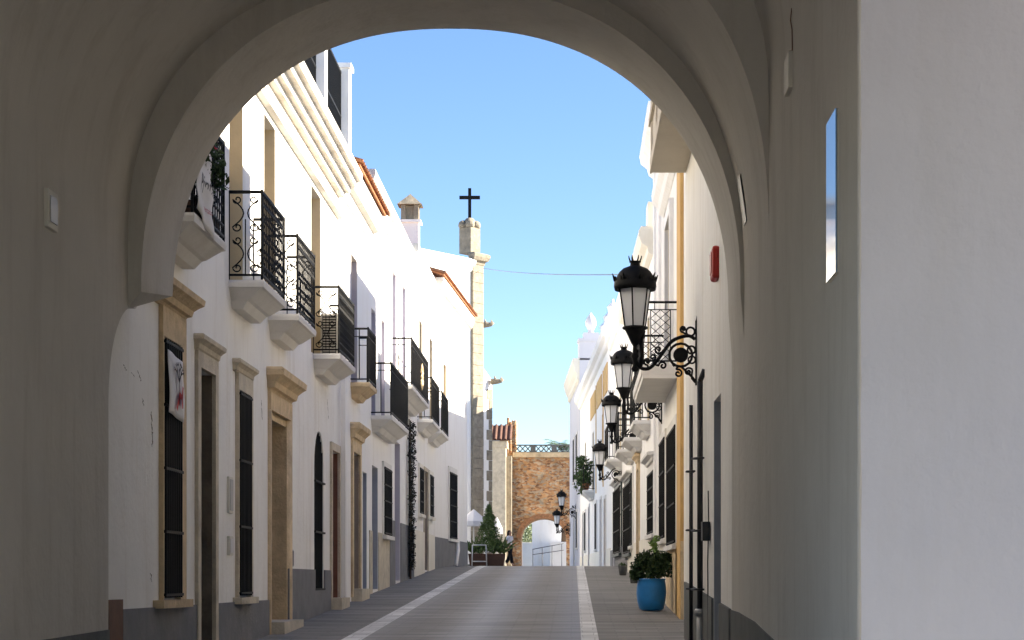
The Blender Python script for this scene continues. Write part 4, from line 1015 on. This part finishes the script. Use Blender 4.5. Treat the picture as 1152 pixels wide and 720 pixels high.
mb.build('cross', M['iron'], chu)
# lower wing behind the pier
mb = MB()
vs = [FC.p(.251, -.2, -1), FC.p(1.3, -.2, -1), FC.p(1.3, -.2, 9.85), FC.p(.251, -.2, 10.7)]; vs += [FC.p(.251, -6, -1), FC.p(1.3, -6, -1), FC.p(1.3, -6, 9.85), FC.p(.251, -6, 10.7)]
mb.add(vs, [(0, 1, 2, 3), (4, 5, 6, 7), (1, 5, 6, 2), (3, 2, 6, 7), (0, 4, 7, 3)]); mb.build('wing', M['white2'], chu)
mb = MB()
for i in range(18):
    w = .42 if i % 2 else .25; FC.box(mb, 1.3 - w, 1.31, -.6, -.17, .4 + i * .5, .885 + i * .5)
mb.build('quoin', M['granite'], chu, bevel=.02)
for (s, z) in ((.35, 12.45), (1.1, 9.75)):
    mb = MB(); c = Vector(FC.p(s, -.1, z)); d = Vector((.85, -.1, .05))
    mb.tube([c, c + d * .35, c + d * .55, c + d * .7 + Vector((0, 0, .1))], .16, 7, r1=.08); mb.tube([c + d * .55, c + d * .6 + Vector((0, 0, .22))], .06, 5, r1=.02); mb.tube([c + d * .25 + Vector((0, 0, .1)), c + d * .2 + Vector((0, 0, .28))], .07, 5, r1=.02); mb.build('gargoyle', M['granite'], chu)

# ------------------------------------------------------------------ brick town gate at the end
YG = 112.0
tg = thing('brick_gate', (0, 0, 0), 'old brick and rubble town gate with arch closing the street', 'gate')
k = YG / FPX
gx = lambda x: (x - VX) * k
gz = lambda y: (VY - y) * k
xa, xb, zc, zs = gx(586), gx(637), gz(583), gz(606)
def gate_face(y):
    n = 20; cx = (xa + xb) / 2; r = (xb - xa) / 2; arc = []
    for i in range(n + 1):
        a = PI - PI * i / n; arc.append((cx + r * math.cos(a), zs + (zc - zs) * math.sin(a)))
    return arc
mb = MB(); arc = gate_face(0); x0, x1, zt = gx(568), gx(700), gz(509)
for y in (YG, YG + 2.6):
    for (p, q) in zip(arc, arc[1:]): mb.quad((p[0], y, p[1]), (q[0], y, q[1]), (q[0], y, zt), (p[0], y, zt))
    mb.quad((x0, y, -2), (xa, y, -2), (xa, y, zs), (x0, y, zs)); mb.quad((x0, y, zs), (xa, y, zs), (xa, y, zt), (x0, y, zt))
    mb.quad((xb, y, -2), (x1, y, -2), (x1, y, zs), (xb, y, zs)); mb.quad((xb, y, zs), (x1, y, zs), (x1, y, zt), (xb, y, zt))
full = [(xa, -2)] + arc + [(xb, -2)]
for p, q in zip(full, full[1:]): mb.quad((p[0], YG, p[1]), (q[0], YG, q[1]), (q[0], YG + 2.6, q[1]), (p[0], YG + 2.6, p[1]))
mb.quad((x0, YG, zt), (x1, YG, zt), (x1, YG + 2.6, zt), (x0, YG + 2.6, zt)); mb.quad((x0, YG, -2), (x0, YG + 2.6, -2), (x0, YG + 2.6, zt), (x0, YG, zt))
mb.build('wall', M['rubble'], tg)
mb = MB()
for (p, q) in zip(arc, arc[1:]):
    cx = (xa + xb) / 2
    def out(v, d=.26): 
        e = Vector((v[0] - cx, v[1] - zs + .2)); e.normalize(); return (v[0] + e.x * d, v[1] + e.y * d)
    P_, Q_ = out(p), out(q)
    mb.hexa([(p[0], YG - .05, p[1]), (q[0], YG - .05, q[1]), (Q_[0], YG - .05, Q_[1]), (P_[0], YG - .05, P_[1]), (p[0], YG + .05, p[1]), (q[0], YG + .05, q[1]), (Q_[0], YG + .05, Q_[1]), (P_[0], YG + .05, P_[1])])
mb.build('arch_ring', M['ringbrick'], tg)
mb = MB(); mb.box(gx(577), gx(660), YG - .12, YG + .4, zt - .28, zt + .0); mb.build('string_course', M['stone'], tg)
mb = MB(); zr = gz(500); xs0, xs1 = gx(579), gx(650)
mb.box(xs0, xs1, YG + .05, YG + .17, zr - .07, zr); mb.box(xs0, xs1, YG + .05, YG + .17, zt + .001, zt + .05)
n = 12
for i in range(n):
    u0 = xs0 + (xs1 - xs0) * i / n; u1 = xs0 + (xs1 - xs0) * (i + 1) / n
    if i in (3, 7): mb.box(u0, u1, YG + .04, YG + .18, zt + .051, zr - .071); continue
    mb.tube([(u0, YG + .11, zt + .05), (u1, YG + .11, zr - .07)], .03, 4); mb.tube([(u1, YG + .11, zt + .05), (u0, YG + .11, zr - .07)], .03, 4)
mb.build('parapet_railing', M['plinth2'], tg)
# tower stub and pillar with tiled cap on its left
mb = MB(); rnd = random.Random(3); n = 7; u0, u1 = gx(562), gx(580.5)
for i in range(n):
    p, q = u0 + (u1 - u0) * i / n, u0 + (u1 - u0) * (i + 1) / n; mb.box(p, q - .002, YG + .5 + rnd.uniform(-.06, .06), YG + 2.2, gz(522), gz(478) + rnd.uniform(-.12, .28) + (.25 if i > 2 else -.1))
mb.build('tower_stub', M['rubble'], tg, bevel=.05)
pil = thing('gate_pillar', (0, 0, 0), 'plastered stone pillar with small tiled cap left of the brick gate', 'pillar')
mb = MB(); yp = YG - 2.0; kp = yp / FPX
hx = lambda x: (x - VX) * kp
hz = lambda y: (VY - y) * kp
mb.box(hx(554), hx(569), yp, yp + 1.8, -1, hz(503)); mb.build('shaft', M['stone2'], pil)
mb = MB(); mb.box(hx(553), hx(570.5), yp - .08, yp + 1.88, hz(503) + .001, hz(496)); mb.build('capital', M['stone2'], pil)
mb = MB(); FP = Fr(hx(552), yp - .2, 1, 0, -1); eave_tiles(FP, pil, 0, hx(574) - hx(552), hz(495.5), .1, .95, 1.6, name='tile_cap', m=M['darktile'])
tgw = MB(); tgw.box(hx(569.5), hx(575), yp + .6, YG - .01, -1, hz(512)); tgw.build('buttress', M['granite'], pil)
# a palm top showing over the gate
root = thing('palm_tree', (gx(633) , YG + 12, g(124)), 'palm whose fronds show over the brick gate', 'tree')
mb = MB(); mb.tube([(0, 0, 0), (.1, 0, 4), (0, 0, 7.6)], .22, 8, r1=.16); mb.build('trunk', M['bark'], root)
mb = MB(); rnd = random.Random(5)
for i in range(26):
    a = 2 * PI * i / 26 + rnd.uniform(-.1, .1); el = rnd.uniform(.1, 1.2); L = rnd.uniform(1.2, 1.8); pts = []
    for j in range(7):
        t = j / 6; rr = L * t; pts.append(Vector((math.cos(a) * rr * math.cos(el * .6), math.sin(a) * rr * math.cos(el * .6), 7.7 + math.sin(el) * L * t - .75 * t * t)))
    for j in range(6):
        p, q = pts[j], pts[j + 1]; d = (q - p).normalized(); sd = d.cross(Vector((0, 0, 1)))
        if sd.length < .01: sd = Vector((1, 0, 0))
        sd.normalize()
        for k2 in range(2):
            b0 = p + (q - p) * (k2 / 2)
            for sg in (-1, 1): mb.add([b0, b0 + d * .07, b0 + sd * sg * .3 + d * .26 + Vector((0, 0, -.1))], [(0, 1, 2)])
mb.build('crown', M['leaf'], root)
# what shows through the arch
root = thing('street_wall', (0, 0, 0), 'white wall rising beside a ramp seen through the brick arch', 'wall')
yb_ = 126.0; kb = yb_ / FPX; bx = lambda x: (x - VX) * kb; bz = lambda y: (VY - y) * kb
mb = MB(); mb.box(bx(598.5), bx(670), yb_, yb_ + 4, -2, bz(540)); mb.build('wall', M['white2'], root)
mb = MB(); mb.box(bx(620), bx(660), yb_ - 4, yb_ - .02, -2, bz(611)); mb.build('stair_flank', M['white2'], root)
root = thing('ramp_handrail', (0, 0, 0), 'thin dark handrails climbing along the white wall beyond the arch', 'handrail')
mb = MB(); yr = yb_ - 4.3; kr = yr / FPX; rx = lambda x: (x - VX) * kr; rz = lambda y: (VY - y) * kr
for (ya, yb2) in ((618, 611.5), (624, 619)): mb.tube([(rx(599), yr, rz(ya)), (rx(634), yr, rz(yb2))], .022, 5)
for x in (599.5, 610, 621, 632): mb.tube([(rx(x), yr, -.4), (rx(x), yr, rz(618 - (x - 599) * .19))], .022, 5)
mb.build('rail', M['pipe'], root)
root = thing('low_wall', (0, 0, 0), 'pale blue-grey low wall left of the ramp beyond the arch', 'wall')
mb = MB(); mb.box(bx(560), bx(598), yb_ + 6, yb_ + 6.4, -2, bz(609)); mb.build('wall', M['bluewall'], root); mb = MB(); mb.box(bx(560), bx(598), yb_ + 5.95, yb_ + 6.45, bz(609) + .001, bz(608)); mb.build('coping', M['white2'], root)
for i, (x, h, lb) in enumerate(((588, 3.2, 'pale green tree seen small through left side of the arch'), (596, 2.6, 'lower bush-like tree behind the first one through the arch'))):
    root = thing('tree', (bx(x), yb_ + 16 + i * 3, g(150)), lb, 'tree', 'trees beyond the arch')
    mb = MB(); mb.tube([(0, 0, 0), (.05, 0, 1.5), (0, 0, 2.4)], .12, 7, r1=.07); mb.build('trunk', M['bark'], root)
    mb = MB()
    for q in range(6): foliage(mb, (.7 * math.cos(q * 1.1), .7 * math.sin(q * 1.1), 2.2 + h * .25 * (q % 3)), (.7, .7, .6), 150, .12, 200 + q + i * 10, shell=.2)
    mb.build('crown', M['leafpale'], root)

# ------------------------------------------------------------------ plants, parasols, person
root = thing('potted_shrub', (1.29, 32.3, g(32.3)), 'round dark shrub in blue glazed pot on the right pavement', 'plant')
mb = MB(); mb.lathe([(.15, .0), (.20, .03), (.235, .16), (.245, .3), (.238, .42), (.225, .5), (.235, .51), (.232, .53), (.20, .53), (.19, .47)], n=28); mb.build('pot', M['blue'], root)
mb = MB(); mb.lathe([(.19, .44), (.19, .46)], n=16); mb.build('soil', M['soil'], root)
mb = MB()
for i, (dx, dy, dz, r) in enumerate(((0, 0, .72, .27), (-.2, .03, .70, .17), (.2, -.02, .70, .18), (.08, .1, .84, .2), (-.1, -.08, .84, .17), (.24, .05, .86, .12), (-.25, -.05, .58, .1), (.05, -.18, .66, .16))): foliage(mb, (dx, dy, dz), (r, r, r * .82), 420, .036, 300 + i, shell=.15)
mb.build('foliage', M['leafdark'], root)
mb = MB()
for i in range(5): foliage(mb, (.05 + .02 * math.sin(i * 2), 0, 1.0 + i * .05), (.07, .07, .05), 26, .035, 330 + i, shell=.1)
mb.tube([(.05, 0, .8), (.05, 0, 1.2)], .006, 5); mb.build('shoot', M['leaflight'], root)
mb = MB(); rnd = random.Random(8)
for _ in range(14):
    a = rnd.uniform(0, 6.28); r = rnd.uniform(.05, .26); mb.tube([(0, 0, .5), (r * .5 * math.cos(a), r * .5 * math.sin(a), .65), (r * math.cos(a), r * math.sin(a), rnd.uniform(.7, .95))], .008, 5, r1=.003)
mb.build('stem', M['bark'], root)
for i, x in enumerate((698.5, 711)):
    F = R4; s_ = F.s(x, .35); p_ = F.p(s_, .3, 0)
    root = thing('window_pot', (p_[0], p_[1], g(p_[1])), ('grey pot of low greenery below the farther green-framed window', 'grey pot of low greenery below the nearer green-framed window')[i], 'plant pot', 'grey pots under the shop windows')
    mb = MB(); mb.lathe([(.085, 0), (.12, .24), (.125, .25), (.1, .25), (.1, .2)], n=14); mb.build('pot', M['plinth2'], root)
    mb = MB(); foliage(mb, (0, 0, .27), (.11, .11, .06), 60, .035, 350 + i); mb.build('foliage', M['leafdark'], root)
# planter with conifer on the plaza
YP = 88.0; kq = YP / FPX; qx = lambda x: (x - VX) * kq; qz = lambda y: (VY - y) * kq
root = thing('plaza_planter', (qx(547), YP, g(YP)), 'brown planter with a dark conifer and spiky leaves past the last left house', 'planter')
mb = MB(); mb.hexa([(-.72, -.3, 0), (.78, -.3, 0), (.78, .3, 0), (-.72, .3, 0), (-.8, -.36, .55), (.86, -.36, .55), (.86, .36, .55), (-.8, .36, .55)]); mb.build('box', M['brownbox'], root)
mb = MB(); rnd = random.Random(21)
for i in range(24):
    t = i / 23; z = .7 + 1.95 * t; R = .68 * (1 - t) ** .9 + .04
    for q in range(5):
        a = rnd.uniform(0, 6.28); foliage(mb, (.12 + R * .6 * math.cos(a), R * .6 * math.sin(a), z), (R * .55 + .04, R * .55 + .04, .12), 30, .06, 400 + i * 5 + q, shell=.05, up=.6)
mb.build('conifer', M['leaf'], root)
mb = MB()
for q, (cx, cy) in enumerate(((-.6, 0), (.62, .05), (-.3, -.15), (.35, -.15), (.8, .1))):
    for i in range(26):
        a = rnd.uniform(0, 6.28); el = rnd.uniform(.5, 1.4); L = rnd.uniform(.5, 1.15); b0 = Vector((cx, cy, .55)); d = Vector((math.cos(a) * math.cos(el), math.sin(a) * math.cos(el), math.sin(el))); sd = d.orthogonal().normalized() * .035
        m1 = b0 + d * L * .6; e1 = b0 + d * L + Vector((0, 0, -.12)); mb.add([b0 - sd * .5, b0 + sd * .5, m1 + sd, e1, m1 - sd], [(0, 1, 2, 3, 4)])
mb.build('spiky_leaves', M['leaf'], root)
root = thing('menu_frame', (qx(540), YP - .7, g(YP)), 'small white metal frame stand in front of the brown planter', 'stand')
mb = MB()
for x in (-.3, .3): mb.tube([(x * 1.1, .1, 0), (x, 0, .95)], .03, 6)
for z in (.2, .93): mb.tube([(-.31, .0, z), (.31, .0, z)], .028, 6)
mb.build('frame', M['metal'], root)
for i, (x, yt, Yp, w, lb) in enumerate(((533, 573, 91, 1.25, 'larger white cafe parasol behind the conifer, left one'), (559, 582, 92, .55, 'smaller white folded-edge parasol right of the conifer'))):
    kk = Yp / FPX; z = (VY - yt) * kk; b0 = g(Yp); H = z - b0
    root = thing('cafe_parasol', ((x - VX) * kk, Yp, b0), lb, 'parasol', 'white parasols on the plaza')
    mb = MB(); mb.tube([(0, 0, 0), (0, 0, H - .02)], .03, 8); mb.build('pole', M['metal'], root)
    mb = MB(); nn = 8; R = w / 2; rings = [(.02, H), (R * .5, H - .25), (R, H - .55)]
    vs = []; fs = []
    for (r, zz) in rings + [(R * 1.01, H - .78)]:
        for q in range(nn * 2):
            a = PI * q / nn; s_ = 1 if q % 2 == 0 else .94; vs.append((r * s_ * math.cos(a), r * s_ * math.sin(a), zz))
    for j in range(3):
        for q in range(nn * 2): fs.append((j * 16 + q, j * 16 + (q + 1) % 16, (j + 1) * 16 + (q + 1) % 16, (j + 1) * 16 + q))
    mb.add(vs, fs); mb.build('canopy', M['parasol'], root)
    mb = MB(); mb.lathe([(.28, 0), (.28, .08), (.06, .1)], n=14); mb.build('base', M['plinth2'], root)

# person -------------------------------------------------------------
def skin_mesh(name, verts, edges, radii, m, parent, root_i=0, sub=2):
    me = bpy.data.meshes.new(name); me.from_pydata(verts, edges, []); me.update()
    o = bpy.data.objects.new(name, me); C.objects.link(o); o.parent = parent
    sk = o.modifiers.new('skin', 'SKIN'); sk.use_smooth_shade = True; sb = o.modifiers.new('sub', 'SUBSURF'); sb.levels = sub; sb.render_levels = sub
    for i, r in enumerate(radii):
        d = me.skin_vertices[0].data[i]; d.radius = r if isinstance(r, tuple) else (r, r); d.use_root = (i == root_i)
    dg = bpy.context.evaluated_depsgraph_get(); dg.update()
    me2 = bpy.data.meshes.new_from_object(o.evaluated_get(dg)); o.modifiers.clear(); o.data = me2; bpy.data.meshes.remove(me)
    me2.materials.clear(); me2.materials.append(m)
    for p in me2.polygons: p.use_smooth = True
    return o
YPn = 99.0
per = thing('person', ((573.5 - VX) * YPn / FPX, YPn, g(YPn)), 'person in white top and black trousers walking by the brick arch', 'person', rz=1.05); per.scale = (1.05,) * 3
# local: faces -y; mid-stride
V = [(0, 0, .93), (0, 0, 1.1), (0, -.01, 1.28), (0, 0, 1.42), (0, -.01, 1.49), (0, -.02, 1.58), (0, -.02, 1.68),
     (-.1, 0, .88), (-.11, -.14, .5), (-.11, -.2, .10), (-.11, -.34, .03),
     (.1, 0, .88), (.11, .08, .49), (.11, .26, .14), (.12, .17, .04),
     (-.18, 0, 1.38), (-.24, .06, 1.12), (-.25, -.06, .90), (-.245, -.1, .80),
     (.18, 0, 1.38), (.25, -.02, 1.12), (.24, -.16, .92), (.235, -.21, .83)]
E = [(0, 1), (1, 2), (2, 3), (3, 4), (4, 5), (5, 6), (0, 7), (7, 8), (8, 9), (9, 10), (0, 11), (11, 12), (12, 13), (13, 14), (3, 15), (15, 16), (16, 17), (17, 18), (3, 19), (19, 20), (20, 21), (21, 22)]
Rd = [(.15, .11), (.125, .09), (.15, .105), (.11, .085), .05, .088, .075, (.095, .095), .065, .045, .035, (.095, .095), .065, .045, .035, .058, .042, .034, .03, .058, .042, .034, .03]
skin_mesh('body', V, E, Rd, M['skin'], per)
tv = [(0, 0, 1.0), (0, 0, 1.1), (0, -.01, 1.28), (0, 0, 1.41), (-.18, 0, 1.385), (-.225, .035, 1.22), (.18, 0, 1.385), (.235, -.005, 1.22)]
skin_mesh('top', tv, [(0, 1), (1, 2), (2, 3), (3, 4), (4, 5), (3, 6), (6, 7)], [(.165, .12), (.145, .105), (.165, .12), (.12, .09), .072, .06, .072, .06], M['shirt'], per)
tv = [(0, 0, 1.02), (0, 0, .93), (-.1, 0, .86), (-.115, -.13, .5), (-.11, -.2, .12), (.1, 0, .86), (.115, .08, .49), (.11, .26, .15)]
skin_mesh('trousers', tv, [(0, 1), (1, 2), (2, 3), (3, 4), (1, 5), (5, 6), (6, 7)], [(.15, .115), (.175, .13), (.12, .12), .1, .085, (.12, .12), .1, .085], M['trouser'], per, 1)
skin_mesh('hair', [(0, .02, 1.735), (0, .045, 1.66), (0, .075, 1.52), (0, .08, 1.38)], [(0, 1), (1, 2), (2, 3)], [.07, .10, .085, .05], M['hair'], per)
mb = MB()
mb.add([(-.012, -.105, 1.62), (.012, -.105, 1.62), (.018, -.108, 1.575), (-.018, -.108, 1.575), (0, -.135, 1.58)], [(0, 1, 4), (1, 2, 4), (2, 3, 4), (3, 0, 4)]); mb.build('nose', M['skin'], per)
for (hx_, hy_, hz_) in ((-.245, -.1, .80), (.235, -.21, .83)):
    mb = MB()
    for f in range(4):
        x = hx_ + (f - 1.5) * .006; y = hy_ + (f - 1.5) * .018; L = (.07, .08, .076, .06)[f]
        mb.tube([(x, y, hz_), (x, y - .008, hz_ - L * .55), (x, y + .004, hz_ - L)], .009, 5, r1=.007)
    mb.tube([(hx_, hy_ - .02, hz_ + .04), (hx_, hy_ - .05, hz_ + .01), (hx_, hy_ - .052, hz_ - .025)], .01, 5, r1=.008); mb.build('fingers', M['skin'], per)
# overhead cable
root = tag(MB().build('overhead_cable', M['pipe']), 'thin overhead cable crossing the blue sky from church to right row', 'cable')
mb = MB(); p0, p1 = Vector((-4.35, 94.9, 15.15)), Vector((1.6, 40.5, 6.35)); pts = []
for i in range(25):
    t = i / 24; p = p0.lerp(p1, t); p.z -= 1.0 * t * (1 - t) * .5; pts.append(p)
mb.tube(pts, .012, 5); C.objects.unlink(root); bpy.data.objects.remove(root)
root = tag(mb.build('overhead_cable', M['pipe']), 'thin overhead cable crossing the blue sky from church to right row', 'cable')

# ------------------------------------------------------------------ light, sky, camera
SUN_AZ, SUN_EL = 84.0, 29.5            # azimuth clockwise from the view direction (+y)
W = bpy.data.worlds.new('World'); S.world = W; W.use_nodes = True; nt = W.node_tree
sky = nt.nodes.new('ShaderNodeTexSky'); sky.sky_type = 'NISHITA'; sky.sun_disc = False; sky.sun_elevation = math.radians(SUN_EL); sky.sun_rotation = math.radians(SUN_AZ)
sky.air_density = 1.0; sky.dust_density = .3; sky.ozone_density = 2.6; sky.altitude = 1200
bg = nt.nodes['Background']; bg.inputs['Strength'].default_value = .05; hs_ = nt.nodes.new('ShaderNodeHueSaturation'); hs_.inputs['Hue'].default_value = .508; hs_.inputs['Saturation'].default_value = 1.12; hs_.inputs['Value'].default_value = 1.12; nt.links.new(sky.outputs['Color'], hs_.inputs['Color']); nt.links.new(hs_.outputs['Color'], bg.inputs['Color'])
sl = bpy.data.lights.new('sun', 'SUN'); sl.energy = 4.6; sl.angle = math.radians(.53); sl.color = (1, .90, .74)
so = bpy.data.objects.new('sun', sl); C.objects.link(so)
az, el = math.radians(SUN_AZ), math.radians(SUN_EL)
d = Vector((math.sin(az) * math.cos(el), math.cos(az) * math.cos(el), math.sin(el)))
so.rotation_euler = d.to_track_quat('Z', 'Y').to_euler(); so.location = d * 200
cam = bpy.data.cameras.new('camera'); cam.sensor_width = 36; cam.lens = FPX / 1152 * 36
cam.shift_x = -(VX - 576) / 1152; cam.shift_y = (VY - 360) / 1152; cam.clip_end = 6000; cam.clip_start = .05
co = bpy.data.objects.new('camera', cam); C.objects.link(co); co.location = (0, 0, 0); co.rotation_euler = (PI / 2, 0, 0); S.camera = co
S.view_settings.view_transform = 'Standard'; S.view_settings.look = 'None'; S.view_settings.gamma = 1; S.view_settings.use_curve_mapping = False
S.view_settings.exposure = 2.25
S.render.engine = 'CYCLES'; S.cycles.use_denoising = True; S.cycles.max_bounces = 10; S.cycles.diffuse_bounces = 7; S.cycles.glossy_bounces = 3; S.cycles.sample_clamp_indirect = 6
